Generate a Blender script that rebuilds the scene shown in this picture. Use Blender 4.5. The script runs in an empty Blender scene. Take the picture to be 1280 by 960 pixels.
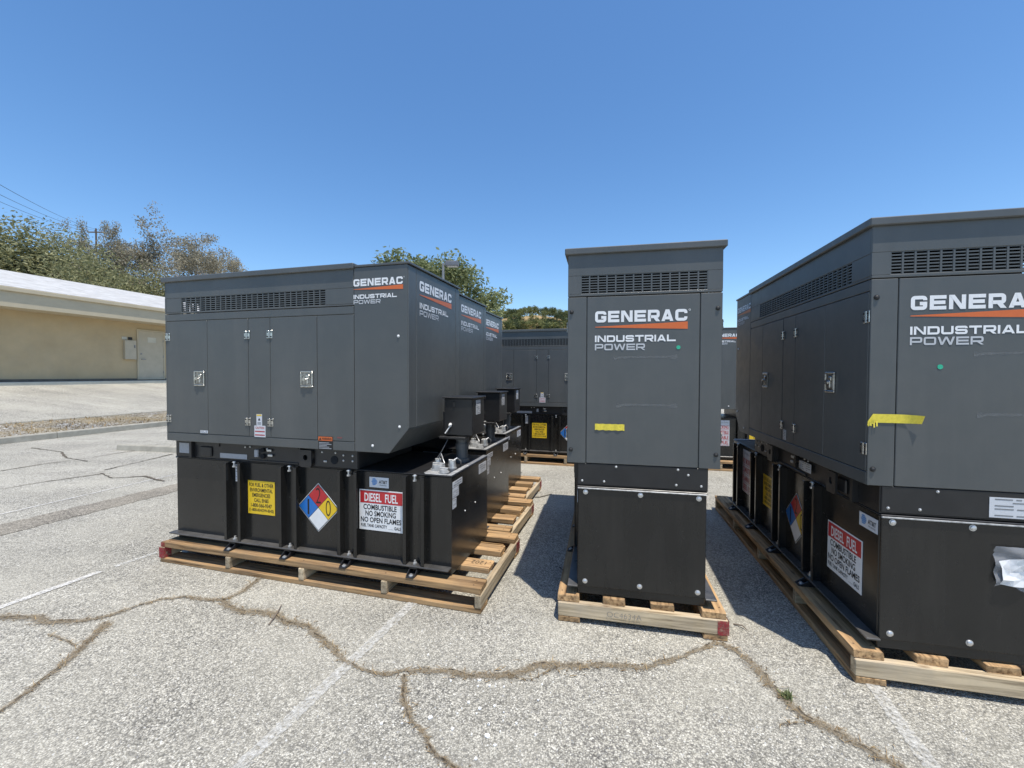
import bpy, bmesh, math, random
import numpy as np
from mathutils import Matrix, Vector
R = math.radians
random.seed(7)
rng = np.random.default_rng(7)
scene = bpy.context.scene
col = scene.collection

# ------------------------------------------------------------------ camera, sky, sun, exposure
FPX, PITCH, ROLL, CAMH = 523.97, 1.326, 0.1806, 1.6
cam_data = bpy.data.cameras.new('camera')
cam_data.sensor_width = 36.0
cam_data.lens = 36.0 * FPX / 1280.0
cam_data.clip_start, cam_data.clip_end = 0.05, 3000
cam = bpy.data.objects.new('camera', cam_data)
col.objects.link(cam)
cam.matrix_world = (Matrix.Translation((0, 0, CAMH)) @ Matrix.Rotation(R(90 - PITCH), 4, 'X')
                    @ Matrix.Rotation(R(ROLL), 4, 'Z'))
scene.camera = cam

SUN = Vector((0.135, -0.255, 1.0)).normalized()          # direction towards the sun
el = math.asin(SUN.z)
az = math.atan2(SUN.x, SUN.y)
world = bpy.data.worlds.new('World')
scene.world = world
world.use_nodes = True
wn = world.node_tree.nodes
sky = wn.new('ShaderNodeTexSky')
sky.sky_type = 'NISHITA'
sky.sun_disc = False
sky.sun_elevation = el
sky.sun_rotation = az
sky.altitude = 100
sky.air_density = 1.0
sky.dust_density = 0.5
sky.ozone_density = 3.0
bg = wn['Background']
bg.inputs['Strength'].default_value = 0.15
hs = wn.new('ShaderNodeHueSaturation')
hs.inputs['Saturation'].default_value = 1.19
world.node_tree.links.new(sky.outputs[0], hs.inputs['Color'])
world.node_tree.links.new(hs.outputs[0], bg.inputs[0])

sd = bpy.data.lights.new('sun', 'SUN')
sd.energy = 4.0
sd.angle = R(0.53)
sd.color = (1.0, 0.94, 0.85)
so = bpy.data.objects.new('sun', sd)
col.objects.link(so)
so.rotation_euler = SUN.to_track_quat('Z', 'Y').to_euler()

scene.view_settings.view_transform = 'Standard'
scene.view_settings.look = 'None'
scene.view_settings.exposure = 0.38
scene.view_settings.gamma = 1.0
scene.view_settings.use_curve_mapping = False


# ------------------------------------------------------------------ pixel -> world helpers
def ray(px, py):
    r, p = R(ROLL), R(PITCH)
    a, b = px - 640, py - 480
    u = a * math.cos(r) + b * math.sin(r)
    v = -a * math.sin(r) + b * math.cos(r)
    X, U = u / FPX, -v / FPX
    return Vector((X, math.cos(p) + U * math.sin(p), -math.sin(p) + U * math.cos(p)))


def ground_at(px, py, z=0.0):
    r = ray(px, py)
    return r * ((z - CAMH) / r.z) + Vector((0, 0, CAMH))


def at(px, py, Y):
    r = ray(px, py)
    return r * (Y / r.y) + Vector((0, 0, CAMH))


# ------------------------------------------------------------------ materials
def new_mat(name):
    m = bpy.data.materials.new(name)
    m.use_nodes = True
    nt = m.node_tree
    return m, nt, nt.nodes, nt.links, nt.nodes['Principled BSDF']


def ramp(N, stops, interp='LINEAR'):
    r = N.new('ShaderNodeValToRGB')
    e = r.color_ramp
    e.interpolation = interp
    while len(e.elements) < len(stops):
        e.elements.new(0.5)
    for el_, (p, c) in zip(e.elements, stops):
        el_.position = p
        el_.color = (c, c, c, 1) if isinstance(c, (int, float)) else (*c, 1)
    return r


def noise(N, L, vec, scale, detail=4, rough=0.55):
    n = N.new('ShaderNodeTexNoise')
    n.inputs['Scale'].default_value = scale
    n.inputs['Detail'].default_value = detail
    n.inputs['Roughness'].default_value = rough
    if vec is not None:
        L.new(vec, n.inputs['Vector'])
    return n


def mixc(N, L, fac, a, b, mode='MIX'):
    m = N.new('ShaderNodeMix')
    m.data_type = 'RGBA'
    m.blend_type = mode
    for sock, val in ((m.inputs[0], fac), (m.inputs[6], a), (m.inputs[7], b)):
        if hasattr(val, 'is_linked') or hasattr(val, 'links'):
            L.new(val, sock)
        elif isinstance(val, (int, float)):
            sock.default_value = val
        else:
            sock.default_value = (*val, 1)
    return m.outputs[2]


def painted(name, base, rough=0.45, var=0.12, scale=6, bump=0.0, spec=0.5, dust=None, metallic=0.0, streak=None, wave=0.0):
    m, nt, N, L, B = new_mat(name)
    tc = N.new('ShaderNodeTexCoord')
    vec = tc.outputs['Object']
    n = noise(N, L, vec, scale, 5, 0.6)
    dark = tuple(c * (1 - var) for c in base)
    lite = tuple(min(1, c * (1 + var)) for c in base)
    cr = ramp(N, [(0.3, dark), (0.7, lite)])
    L.new(n.outputs[0], cr.inputs[0])
    c = cr.outputs[0]
    if dust:
        n2 = noise(N, L, vec, 2.3, 6, 0.7)
        r2 = ramp(N, [(0.42, 0.0), (0.8, dust[1])])
        L.new(n2.outputs[0], r2.inputs[0])
        c = mixc(N, L, r2.outputs[0], c, dust[0])
    if streak:
        mps = N.new('ShaderNodeMapping')
        mps.inputs['Scale'].default_value = (5, 5, 0.7)
        L.new(vec, mps.inputs['Vector'])
        ns = noise(N, L, mps.outputs[0], 1.0, 5, 0.65)
        rs = ramp(N, [(0.46, 0.0), (0.78, streak[1])])
        L.new(ns.outputs[0], rs.inputs[0])
        c = mixc(N, L, rs.outputs[0], c, streak[0])
    L.new(c, B.inputs['Base Color'])
    rr = ramp(N, [(0.2, max(0.03, rough - 0.07)), (0.8, min(1, rough + 0.07))])
    n3 = noise(N, L, vec, 14, 4, 0.6)
    L.new(n3.outputs[0], rr.inputs[0])
    L.new(rr.outputs[0], B.inputs['Roughness'])
    B.inputs['Specular IOR Level'].default_value = spec
    B.inputs['Metallic'].default_value = metallic
    if wave:
        nv = noise(N, L, vec, 2.2, 1, 0.4)
        bw = N.new('ShaderNodeBump')
        bw.inputs['Strength'].default_value = wave
        bw.inputs['Distance'].default_value = 0.02
        L.new(nv.outputs[0], bw.inputs['Height'])
        L.new(bw.outputs[0], B.inputs['Normal'])
    elif bump:
        nb = noise(N, L, vec, 380, 2, 0.5)
        bp = N.new('ShaderNodeBump')
        bp.inputs['Strength'].default_value = bump
        bp.inputs['Distance'].default_value = 0.0006
        L.new(nb.outputs[0], bp.inputs['Height'])
        L.new(bp.outputs[0], B.inputs['Normal'])
    return m


M = {}
M['enclosure'] = painted('grey_powder_coat', (0.079, 0.085, 0.084), 0.38, 0.07, 1.4, 0.12, 0.5, ((0.16, 0.15, 0.135), 0.24), 0.0, ((0.17, 0.165, 0.155), 0.2), 0.14)
M['tank'] = painted('black_powder_coat', (0.0125, 0.0125, 0.012), 0.23, 0.1, 2, 0.05, 0.5, ((0.045, 0.042, 0.037), 0.2), 0.0, ((0.06, 0.056, 0.05), 0.22), 0.12)
M['flange'] = painted('dusty_sunlit_black_steel', (0.06, 0.058, 0.055), 0.3, 0.35, 9, 0, 0.5, ((0.17, 0.16, 0.145), 0.55))  # grey holds both real dust and strong sun painted into the colour
M['black'] = painted('black_steel', (0.016, 0.016, 0.017), 0.38, 0.2, 9, 0.2, 0.5, ((0.05, 0.045, 0.04), 0.2))
M['inner'] = painted('dark_lining', (0.02, 0.021, 0.023), 0.9, 0.2, 5, 0, 0.1)
M['chrome'] = painted('polished_steel', (0.5, 0.49, 0.47), 0.28, 0.3, 60, 0, 0.5, None, 1.0)
M['nail'] = painted('rusty_nail', (0.09, 0.055, 0.035), 0.7, 0.3, 60)
M['dish'] = painted('dull_steel_dish', (0.3, 0.29, 0.28), 0.3, 0.4, 60, 0, 0.5, None, 1.0)
M['zinc'] = painted('zinc_plated_steel', (0.62, 0.62, 0.61), 0.4, 0.1, 40, 0, 0.5, None, 0.75)
M['darkbolt'] = painted('dark_rubber_plug', (0.02, 0.02, 0.02), 0.6, 0.1, 40)
M['white'] = painted('white_vinyl', (0.78, 0.78, 0.77), 0.4, 0.04, 20)
M['lightgrey'] = painted('light_grey_vinyl', (0.5, 0.51, 0.52), 0.4, 0.04, 20)
M['label'] = painted('pale_label', (0.6, 0.61, 0.63), 0.4, 0.05, 30)
M['labelgrey'] = painted('grey_data_plate', (0.33, 0.34, 0.36), 0.35, 0.1, 60)
M['orange'] = painted('orange_vinyl', (0.62, 0.135, 0.03), 0.4, 0.05, 20)
M['red'] = painted('red_vinyl', (0.48, 0.025, 0.03), 0.4, 0.06, 20)
M['redprint'] = painted('red_print', (0.42, 0.06, 0.06), 0.5, 0.1, 60)
M['yellow'] = painted('yellow_vinyl', (0.78, 0.52, 0.02), 0.4, 0.04, 20)
M['tape'] = painted('yellow_tape', (0.74, 0.6, 0.06), 0.35, 0.12, 60)
M['blue'] = painted('blue_vinyl', (0.02, 0.16, 0.5), 0.4, 0.05, 20)
M['globe'] = painted('pale_blue_print', (0.06, 0.22, 0.5), 0.4, 0.05, 20)
M['ink'] = painted('black_print', (0.012, 0.012, 0.012), 0.5, 0.1, 20)
M['greyink'] = painted('grey_print', (0.2, 0.2, 0.2), 0.5, 0.1, 20)
M['green'] = painted('green_sticker', (0.03, 0.42, 0.25), 0.4, 0.1, 60)
M['pipe'] = painted('grey_pipe', (0.09, 0.095, 0.1), 0.4, 0.1, 20)
M['plate'] = painted('pale_top_plate', (0.36, 0.36, 0.35), 0.38, 0.4, 30)
M['stucco'] = painted('tan_stucco', (0.5, 0.39, 0.235), 0.9, 0.1, 1.2, 0.0, 0.2, ((0.44, 0.37, 0.25), 0.5), 0.0, ((0.38, 0.32, 0.22), 0.16), 0.3)
M['fascia'] = painted('beige_fascia', (0.52, 0.45, 0.32), 0.8, 0.06, 2, 0.0, 0.2)
M['doorpaint'] = painted('cream_door_paint', (0.47, 0.415, 0.31), 0.6, 0.07, 3)
M['basedark'] = painted('dark_wall_base', (0.13, 0.115, 0.095), 0.9, 0.3, 3)
M['roofwhite'] = painted('weathered_white_roof', (0.45, 0.45, 0.44), 0.9, 0.2, 2.5, 0, 0.2, ((0.36, 0.33, 0.28), 0.45))
M['concrete'] = painted('weathered_concrete', (0.36, 0.34, 0.285), 0.95, 0.16, 6, 0, 0.2, ((0.22, 0.2, 0.16), 0.4))
M['palewalk'] = painted('pale_concrete', (0.55, 0.53, 0.44), 0.95, 0.1, 3, 0, 0.2)
M['galv'] = painted('galvanised_pole', (0.2, 0.21, 0.22), 0.5, 0.1, 5, 0, 0.5)
M['lamp'] = painted('grey_lamp_housing', (0.13, 0.14, 0.16), 0.5, 0.1, 5)
M['wire'] = painted('black_cable', (0.025, 0.025, 0.028), 0.6, 0.1, 5)
M['timber'] = painted('weathered_pole_timber', (0.12, 0.09, 0.065), 0.9, 0.2, 5)



def wood_mat(name, a, b, weather):
    """grain runs along local X of each board"""
    m, nt, N, L, B = new_mat(name)
    tc = N.new('ShaderNodeTexCoord')
    oi = N.new('ShaderNodeObjectInfo')
    mp = N.new('ShaderNodeMapping')
    mp.inputs['Scale'].default_value = (1.3, 26, 26)
    L.new(tc.outputs['Object'], mp.inputs['Vector'])
    add = N.new('ShaderNodeVectorMath')
    add.operation = 'MULTIPLY_ADD'
    cmb = N.new('ShaderNodeCombineXYZ')
    for i in range(3):
        L.new(oi.outputs['Random'], cmb.inputs[i])
    add.inputs[1].default_value = (37, 91, 53)
    L.new(cmb.outputs[0], add.inputs[0])
    L.new(mp.outputs[0], add.inputs[2])
    n = noise(N, L, add.outputs[0], 1.6, 6, 0.65)
    cr = ramp(N, [(0.36, a), (0.47, tuple(p * .45 + q * .55 for p, q in zip(a, b))), (0.6, b)])
    L.new(n.outputs[0], cr.inputs[0])
    # grey weathering + per board tone
    n2 = noise(N, L, tc.outputs['Object'], 4.5, 5, 0.7)
    r2 = ramp(N, [(0.42, 0.0), (0.7, 0.65)])
    L.new(n2.outputs[0], r2.inputs[0])
    c = mixc(N, L, r2.outputs[0], cr.outputs[0], weather)
    hv = N.new('ShaderNodeHueSaturation')
    mr = N.new('ShaderNodeMapRange')
    mr.inputs['To Min'].default_value = 0.72
    mr.inputs['To Max'].default_value = 1.22
    L.new(oi.outputs['Random'], mr.inputs['Value'])
    L.new(mr.outputs[0], hv.inputs['Value'])
    L.new(c, hv.inputs['Color'])
    # knots
    vo = N.new('ShaderNodeTexVoronoi')
    vo.inputs['Scale'].default_value = 1.0
    mp2 = N.new('ShaderNodeMapping')
    mp2.inputs['Scale'].default_value = (3.0, 9, 9)
    L.new(tc.outputs['Object'], mp2.inputs['Vector'])
    L.new(mp2.outputs[0], vo.inputs['Vector'])
    rk = ramp(N, [(0.05, 0.75), (0.13, 0.0)])
    L.new(vo.outputs['Distance'], rk.inputs[0])
    c2 = mixc(N, L, rk.outputs[0], hv.outputs[0], (0.1, 0.055, 0.028))
    L.new(c2, B.inputs['Base Color'])
    B.inputs['Roughness'].default_value = 0.8
    B.inputs['Specular IOR Level'].default_value = 0.25
    bp = N.new('ShaderNodeBump')
    bp.inputs['Strength'].default_value = 0.5
    bp.inputs['Distance'].default_value = 0.002
    L.new(n.outputs[0], bp.inputs['Height'])
    L.new(bp.outputs[0], B.inputs['Normal'])
    return m


M['wood'] = wood_mat('pallet_pine', (0.15, 0.082, 0.036), (0.54, 0.345, 0.17), (0.29, 0.205, 0.125))
M['woodgrey'] = wood_mat('weathered_pallet_pine', (0.2, 0.15, 0.09), (0.54, 0.43, 0.28), (0.36, 0.3, 0.22))


def asphalt_mat(name, tones, scale=1.0, tint=(0.42, 0.395, 0.335), tint_amt=0.5, stain=0.5):
    """chip seal: stones of many tones in worn binder"""
    m, nt, N, L, B = new_mat(name)
    tc = N.new('ShaderNodeTexCoord')
    vec = tc.outputs['Object']
    # slight warp so the stones are not a regular net
    nw = noise(N, L, vec, 60 * scale, 2, 0.5)
    wv = N.new('ShaderNodeVectorMath')
    wv.operation = 'MULTIPLY_ADD'
    wv.inputs[1].default_value = (0.012, 0.012, 0.012)
    L.new(nw.outputs['Color'], wv.inputs[0])
    L.new(vec, wv.inputs[2])
    vo = N.new('ShaderNodeTexVoronoi')
    vo.inputs['Scale'].default_value = 95 * scale
    L.new(wv.outputs[0], vo.inputs['Vector'])
    sep = N.new('ShaderNodeSeparateColor')
    L.new(vo.outputs['Color'], sep.inputs[0])
    cr = ramp(N, tones)
    L.new(sep.outputs[0], cr.inputs[0])
    # dark binder between stones
    re = ramp(N, [(0.35, 1.0), (0.66, 0.42)])
    L.new(vo.outputs['Distance'], re.inputs[0])
    c = mixc(N, L, 1.0, cr.outputs[0], re.outputs[0], 'MULTIPLY')
    # bigger stones / clumps
    vo2 = N.new('ShaderNodeTexVoronoi')
    vo2.inputs['Scale'].default_value = 38 * scale
    L.new(wv.outputs[0], vo2.inputs['Vector'])
    sep2 = N.new('ShaderNodeSeparateColor')
    L.new(vo2.outputs['Color'], sep2.inputs[0])
    r3 = ramp(N, [(0.0, 0.72), (0.3, 0.95), (0.8, 1.03), (1.0, 1.22)])
    L.new(sep2.outputs[1], r3.inputs[0])
    c = mixc(N, L, 1.0, c, r3.outputs[0], 'MULTIPLY')
    # dusty patches
    n1 = noise(N, L, vec, 1.1, 6, 0.6)
    r1 = ramp(N, [(0.35, 0.0), (0.7, tint_amt)])
    L.new(n1.outputs[0], r1.inputs[0])
    c = mixc(N, L, r1.outputs[0], c, tint)
    n4 = noise(N, L, vec, 0.33, 5, 0.55)
    r4 = ramp(N, [(0.3, 1.0 - 0.35 * stain), (0.55, 1.0), (0.75, 1.0 + 0.18 * stain)])
    L.new(n4.outputs[0], r4.inputs[0])
    c = mixc(N, L, 1.0, c, r4.outputs[0], 'MULTIPLY')
    # drip stains and scattered bigger stones
    n5 = noise(N, L, vec, 2.6, 4, 0.6)
    r5 = ramp(N, [(0.24, 0.68), (0.36, 1.0)])
    L.new(n5.outputs[0], r5.inputs[0])
    c = mixc(N, L, 1.0, c, r5.outputs[0], 'MULTIPLY')
    mp6 = N.new('ShaderNodeMapping')
    mp6.inputs['Rotation'].default_value = (0, 0, R(-72))
    mp6.inputs['Scale'].default_value = (0.12, 1.5, 1)
    L.new(vec, mp6.inputs['Vector'])
    n6 = noise(N, L, mp6.outputs[0], 1.0, 4, 0.6)
    r6 = ramp(N, [(0.35, 0.9), (0.65, 1.07)])
    L.new(n6.outputs[0], r6.inputs[0])
    c = mixc(N, L, 1.0, c, r6.outputs[0], 'MULTIPLY')
    L.new(c, B.inputs['Base Color'])
    B.inputs['Roughness'].default_value = 0.95
    B.inputs['Specular IOR Level'].default_value = 0.2
    bp = N.new('ShaderNodeBump')
    bp.inputs['Strength'].default_value = 0.75
    bp.inputs['Distance'].default_value = 0.006
    inv = N.new('ShaderNodeMath')
    inv.operation = 'SUBTRACT'
    inv.inputs[0].default_value = 1.0
    L.new(vo.outputs['Distance'], inv.inputs[1])
    L.new(inv.outputs[0], bp.inputs['Height'])
    L.new(bp.outputs[0], B.inputs['Normal'])
    return m


M['asphalt'] = asphalt_mat('chip_seal_asphalt', [(0.0, (0.17, 0.165, 0.155)), (0.2, (0.36, 0.345, 0.305)), (0.45, (0.5, 0.475, 0.405)),
                                                (0.8, (0.61, 0.58, 0.49)), (1.0, (0.78, 0.755, 0.665))], 1.35, (0.5, 0.475, 0.395), 0.5, 0.4)
M['patch'] = asphalt_mat('patched_asphalt', [(0.0, (0.13, 0.12, 0.1)), (0.4, (0.31, 0.285, 0.24)), (1.0, (0.5, 0.46, 0.385))],
                         1.0, (0.36, 0.325, 0.26), 0.5, 0.4)
M['planter'] = asphalt_mat('dry_planter_soil', [(0.0, (0.1, 0.09, 0.07)), (0.4, (0.26, 0.235, 0.19)), (0.8, (0.42, 0.41, 0.38)),
                                              (1.0, (0.6, 0.6, 0.58))], 0.3, (0.27, 0.21, 0.11), 0.8, 0.6)


def worn_mat(name, colour, lo, hi, scale, edge=True, second=None, rough=0.95):
    """thin sheet that wears away: opacity by noise and by the 'edge' attribute"""
    m, nt, N, L, B = new_mat(name)
    tc = N.new('ShaderNodeTexCoord')
    n = noise(N, L, tc.outputs['Object'], scale, 6, 0.75)
    val = n.outputs[0]
    if edge:
        at_ = N.new('ShaderNodeAttribute')
        at_.attribute_name = 'edge'
        ma = N.new('ShaderNodeMath')
        ma.operation = 'SUBTRACT'
        L.new(val, ma.inputs[0])
        L.new(at_.outputs['Fac'], ma.inputs[1])
        val = ma.outputs[0]
    r = ramp(N, [(lo, 0.0), (hi, 1.0)])
    L.new(val, r.inputs[0])
    c2 = second or tuple(c * 0.7 for c in colour)
    n2 = noise(N, L, tc.outputs['Object'], scale * 2.3, 4, 0.7)
    rc = ramp(N, [(0.35, c2), (0.65, colour)])
    L.new(n2.outputs[0], rc.inputs[0])
    L.new(rc.outputs[0], B.inputs['Base Color'])
    B.inputs['Roughness'].default_value = rough
    B.inputs['Specular IOR Level'].default_value = 0.2
    tr = N.new('ShaderNodeBsdfTransparent')
    mx = N.new('ShaderNodeMixShader')
    out = N['Material Output']
    L.new(r.outputs[0], mx.inputs[0])
    L.new(tr.outputs[0], mx.inputs[1])
    L.new(B.outputs[0], mx.inputs[2])
    L.new(mx.outputs[0], out.inputs['Surface'])
    return m


M['lanepaint'] = worn_mat('worn_white_paint', (0.74, 0.73, 0.69), 0.30, 0.58, 55, True, (0.5, 0.48, 0.44))
M['faintpaint'] = worn_mat('faded_white_paint', (0.72, 0.71, 0.66), 0.36, 0.68, 45, True, (0.48, 0.47, 0.43))
M['crackdirt'] = worn_mat('crack_dirt', (0.33, 0.27, 0.185), 0.3, 0.66, 85, True, (0.15, 0.115, 0.07))
M['crackcore'] = worn_mat('open_crack', (0.1, 0.075, 0.048), 0.42, 0.58, 22, True, (0.03, 0.024, 0.018))
M['crackfar'] = worn_mat('dark_crack', (0.17, 0.145, 0.11), 0.1, 0.3, 30, True, (0.09, 0.08, 0.065))
M['scuff'] = worn_mat('pale_scuff', (0.28, 0.29, 0.29), 0.25, 0.95, 22, True, (0.2, 0.21, 0.215), 0.7)


M['redpaint'] = worn_mat('red_spray_paint', (0.42, 0.05, 0.06), 0.28, 0.62, 40, False, (0.24, 0.03, 0.04), 0.7)


def leaf_mat(name, a, b, trans=0.35):
    m, nt, N, L, B = new_mat(name)
    g = N.new('ShaderNodeNewGeometry')
    cr = ramp(N, [(0.0, a), (1.0, b)])
    L.new(g.outputs['Random Per Island'], cr.inputs[0])
    L.new(cr.outputs[0], B.inputs['Base Color'])
    B.inputs['Roughness'].default_value = 0.6
    B.inputs['Specular IOR Level'].default_value = 0.3
    t = N.new('ShaderNodeBsdfTranslucent')
    L.new(cr.outputs[0], t.inputs[0])
    mx = N.new('ShaderNodeMixShader')
    mx.inputs[0].default_value = trans
    L.new(B.outputs[0], mx.inputs[1])
    L.new(t.outputs[0], mx.inputs[2])
    L.new(mx.outputs[0], N['Material Output'].inputs['Surface'])
    return m


M['leaf_dry'] = leaf_mat('dry_brown_leaf', (0.18, 0.16, 0.11), (0.43, 0.39, 0.28))
M['leaf_olive'] = leaf_mat('olive_leaf', (0.13, 0.14, 0.06), (0.36, 0.35, 0.18))
M['leaf_green'] = leaf_mat('green_leaf', (0.09, 0.11, 0.035), (0.27, 0.28, 0.11))
M['leaf_pale'] = leaf_mat('grey_green_leaf', (0.1, 0.13, 0.05), (0.33, 0.36, 0.18))
M['leaf_dark'] = leaf_mat('dark_green_leaf', (0.03, 0.045, 0.018), (0.09, 0.12, 0.05))
M['straw'] = leaf_mat('dry_straw', (0.2, 0.13, 0.06), (0.46, 0.34, 0.18), 0.2)
M['weed'] = leaf_mat('weed_green', (0.12, 0.15, 0.06), (0.3, 0.33, 0.16))
M['bark'] = painted('grey_brown_bark', (0.22, 0.18, 0.145), 0.95, 0.3, 6, 0, 0.1)
M['hill'] = painted('dry_hill_grass', (0.36, 0.26, 0.135), 0.95, 0.25, 0.06, 0, 0.1, ((0.16, 0.15, 0.07), 0.5))
M['chip'] = painted('white_paint_chip', (0.8, 0.8, 0.78), 0.8, 0.05, 20)
M['pouch'], nt_, N_, L_, B_ = new_mat('clear_plastic_pouch')
B_.inputs['Base Color'].default_value = (0.75, 0.76, 0.78, 1)
B_.inputs['Roughness'].default_value = 0.18
B_.inputs['Alpha'].default_value = 0.28


# ------------------------------------------------------------------ mesh builder
class MB:
    def __init__(self):
        self.v, self.f = [], []

    def add(self, vs, fs):
        o = len(self.v)
        self.v += [tuple(p) for p in vs]
        self.f += [tuple(i + o for i in f) for f in fs]
        return self

    def box(self, x0, x1, y0, y1, z0, z1, b=0.0):
        if x0 > x1: x0, x1 = x1, x0
        if y0 > y1: y0, y1 = y1, y0
        if z0 > z1: z0, z1 = z1, z0
        if b <= 0:
            vs = [(x, y, z) for x in (x0, x1) for y in (y0, y1) for z in (z0, z1)]
            fs = [(0, 1, 3, 2), (4, 6, 7, 5), (0, 4, 5, 1), (2, 3, 7, 6), (0, 2, 6, 4), (1, 5, 7, 3)]
            return self.add(vs, fs)
        b = min(b, (x1 - x0) * .45, (y1 - y0) * .45, (z1 - z0) * .45)
        lo, hi = (x0, y0, z0), (x1, y1, z1)
        vs, idx = [], {}
        for s in [(i, j, k) for i in (0, 1) for j in (0, 1) for k in (0, 1)]:
            for a in range(3):
                p = []
                for t in range(3):
                    e = hi[t] if s[t] else lo[t]
                    if t != a:
                        e += -b if s[t] else b
                    p.append(e)
                idx[(s, a)] = len(vs)
                vs.append(tuple(p))
        fs = []
        for a in range(3):
            o1, o2 = [t for t in range(3) if t != a]
            for sv in (0, 1):
                q = []
                for (i, j) in ((0, 0), (1, 0), (1, 1), (0, 1)):
                    s = [0, 0, 0]
                    s[a], s[o1], s[o2] = sv, i, j
                    q.append(idx[(tuple(s), a)])
                fs.append(tuple(q))
        for a in range(3):           # edges parallel to axis a
            o1, o2 = [t for t in range(3) if t != a]
            for i in (0, 1):
                for j in (0, 1):
                    s0, s1 = [0, 0, 0], [0, 0, 0]
                    s0[o1] = s1[o1] = i
                    s0[o2] = s1[o2] = j
                    s1[a] = 1
                    s0, s1 = tuple(s0), tuple(s1)
                    fs.append((idx[(s0, o1)], idx[(s1, o1)], idx[(s1, o2)], idx[(s0, o2)]))
        for s in [(i, j, k) for i in (0, 1) for j in (0, 1) for k in (0, 1)]:
            fs.append(tuple(idx[(s, a)] for a in range(3)))
        return self.add(vs, fs)

    def prism(self, prof, axis, a0, a1):
        """prof: 2-D polygon in the other two axes (in x,y,z order); extruded along axis"""
        n = len(prof)

        def mk(p, a):
            q = list(p)
            q.insert(axis, a)
            return tuple(q)
        vs = [mk(p, a0) for p in prof] + [mk(p, a1) for p in prof]
        fs = [tuple(range(n))[::-1], tuple(range(n, 2 * n))]
        fs += [(i, (i + 1) % n, n + (i + 1) % n, n + i) for i in range(n)]
        return self.add(vs, fs)

    def cyl(self, c, axis, r, h, n=12, r2=None, cap=True):
        r2 = r if r2 is None else r2
        o = [t for t in range(3) if t != axis]
        vs = []
        for k, (rr, hh) in enumerate(((r, 0), (r2, h))):
            for i in range(n):
                t = 2 * math.pi * i / n
                p = [c[0], c[1], c[2]]
                p[axis] += hh
                p[o[0]] += rr * math.cos(t)
                p[o[1]] += rr * math.sin(t)
                vs.append(tuple(p))
        fs = [(i, (i + 1) % n, n + (i + 1) % n, n + i) for i in range(n)]
        if cap:
            fs += [tuple(range(n))[::-1], tuple(range(n, 2 * n))]
        return self.add(vs, fs)

    def tube(self, pts, rad, n=6):
        pts = [Vector(p) for p in pts]
        rads = rad if isinstance(rad, (list, tuple)) else [rad] * len(pts)
        rings = []
        prev = None
        for i, p in enumerate(pts):
            d = (pts[min(i + 1, len(pts) - 1)] - pts[max(i - 1, 0)]).normalized()
            ref = prev if prev is not None else (Vector((0, 0, 1)) if abs(d.z) < .9 else Vector((1, 0, 0)))
            s = d.cross(ref)
            if s.length < 1e-5:
                s = d.cross(Vector((0, 1, 0)))
            s.normalize()
            u = s.cross(d).normalized()
            prev = u
            rings.append([p + (s * math.cos(2 * math.pi * k / n) + u * math.sin(2 * math.pi * k / n)) * rads[i] for k in range(n)])
        vs = [q for r_ in rings for q in r_]
        fs = []
        for i in range(len(pts) - 1):
            for k in range(n):
                a, b_ = i * n + k, i * n + (k + 1) % n
                fs.append((a, b_, b_ + n, a + n))
        fs.append(tuple(range(n))[::-1])
        fs.append(tuple(range((len(pts) - 1) * n, len(pts) * n)))
        return self.add(vs, fs)

    def mesh(self, name, mat=None, smooth=False, fix=True):
        me = bpy.data.meshes.new(name)
        me.from_pydata(self.v, [], self.f)
        if fix:
            bm = bmesh.new()
            bm.from_mesh(me)
            bmesh.ops.recalc_face_normals(bm, faces=bm.faces)
            bm.to_mesh(me)
            bm.free()
        if mat:
            me.materials.append(M[mat])
        if smooth:
            me.shade_smooth()
        me.update()
        return me


def link(name, data, parent=None, loc=None, rot=None, mat4=None):
    o = bpy.data.objects.new(name, data)
    col.objects.link(o)
    if parent is not None:
        o.parent = parent
    if mat4 is not None:
        o.matrix_local = mat4
    else:
        if loc is not None:
            o.location = loc
        if rot is not None:
            o.rotation_euler = rot
    return o


def part(name, mb, mat, parent=None, smooth=False, **k):
    return link(name, mb.mesh(name, mat, smooth), parent, **k)


def tag(o, label=None, category=None, group=None, kind=None):
    if label: o['label'] = label
    if category: o['category'] = category
    if group: o['group'] = group
    if kind: o['kind'] = kind
    return o


def structure(name, mb, mat, **k):
    return tag(part(name, mb, mat, **k), kind='structure')


def copy_tree(o, parent=None):
    c = o.copy()
    col.objects.link(c)
    c.parent = parent
    if parent is not None:
        c.matrix_local = o.matrix_local.copy()
    for ch in o.children:
        if ch.name.startswith('_'):
            continue
        copy_tree(ch, c)
    return c


def face_matrix(face, pos):
    """local X right, Y up, Z out of the given face of a generator"""
    right, n = {'-y': ((1, 0, 0), (0, -1, 0)), '+y': ((-1, 0, 0), (0, 1, 0)),
                '-x': ((0, -1, 0), (-1, 0, 0)), '+x': ((0, 1, 0), (1, 0, 0)),
                '+z': ((1, 0, 0), (0, 0, 1))}[face]
    up = (0, 1, 0) if face == '+z' else (0, 0, 1)
    m = Matrix.Identity(4)
    for i in range(3):
        m[i][0], m[i][1], m[i][2], m[i][3] = right[i], up[i], n[i], pos[i]
    return m


# ------------------------------------------------------------------ lettering
_tc = {}


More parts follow.
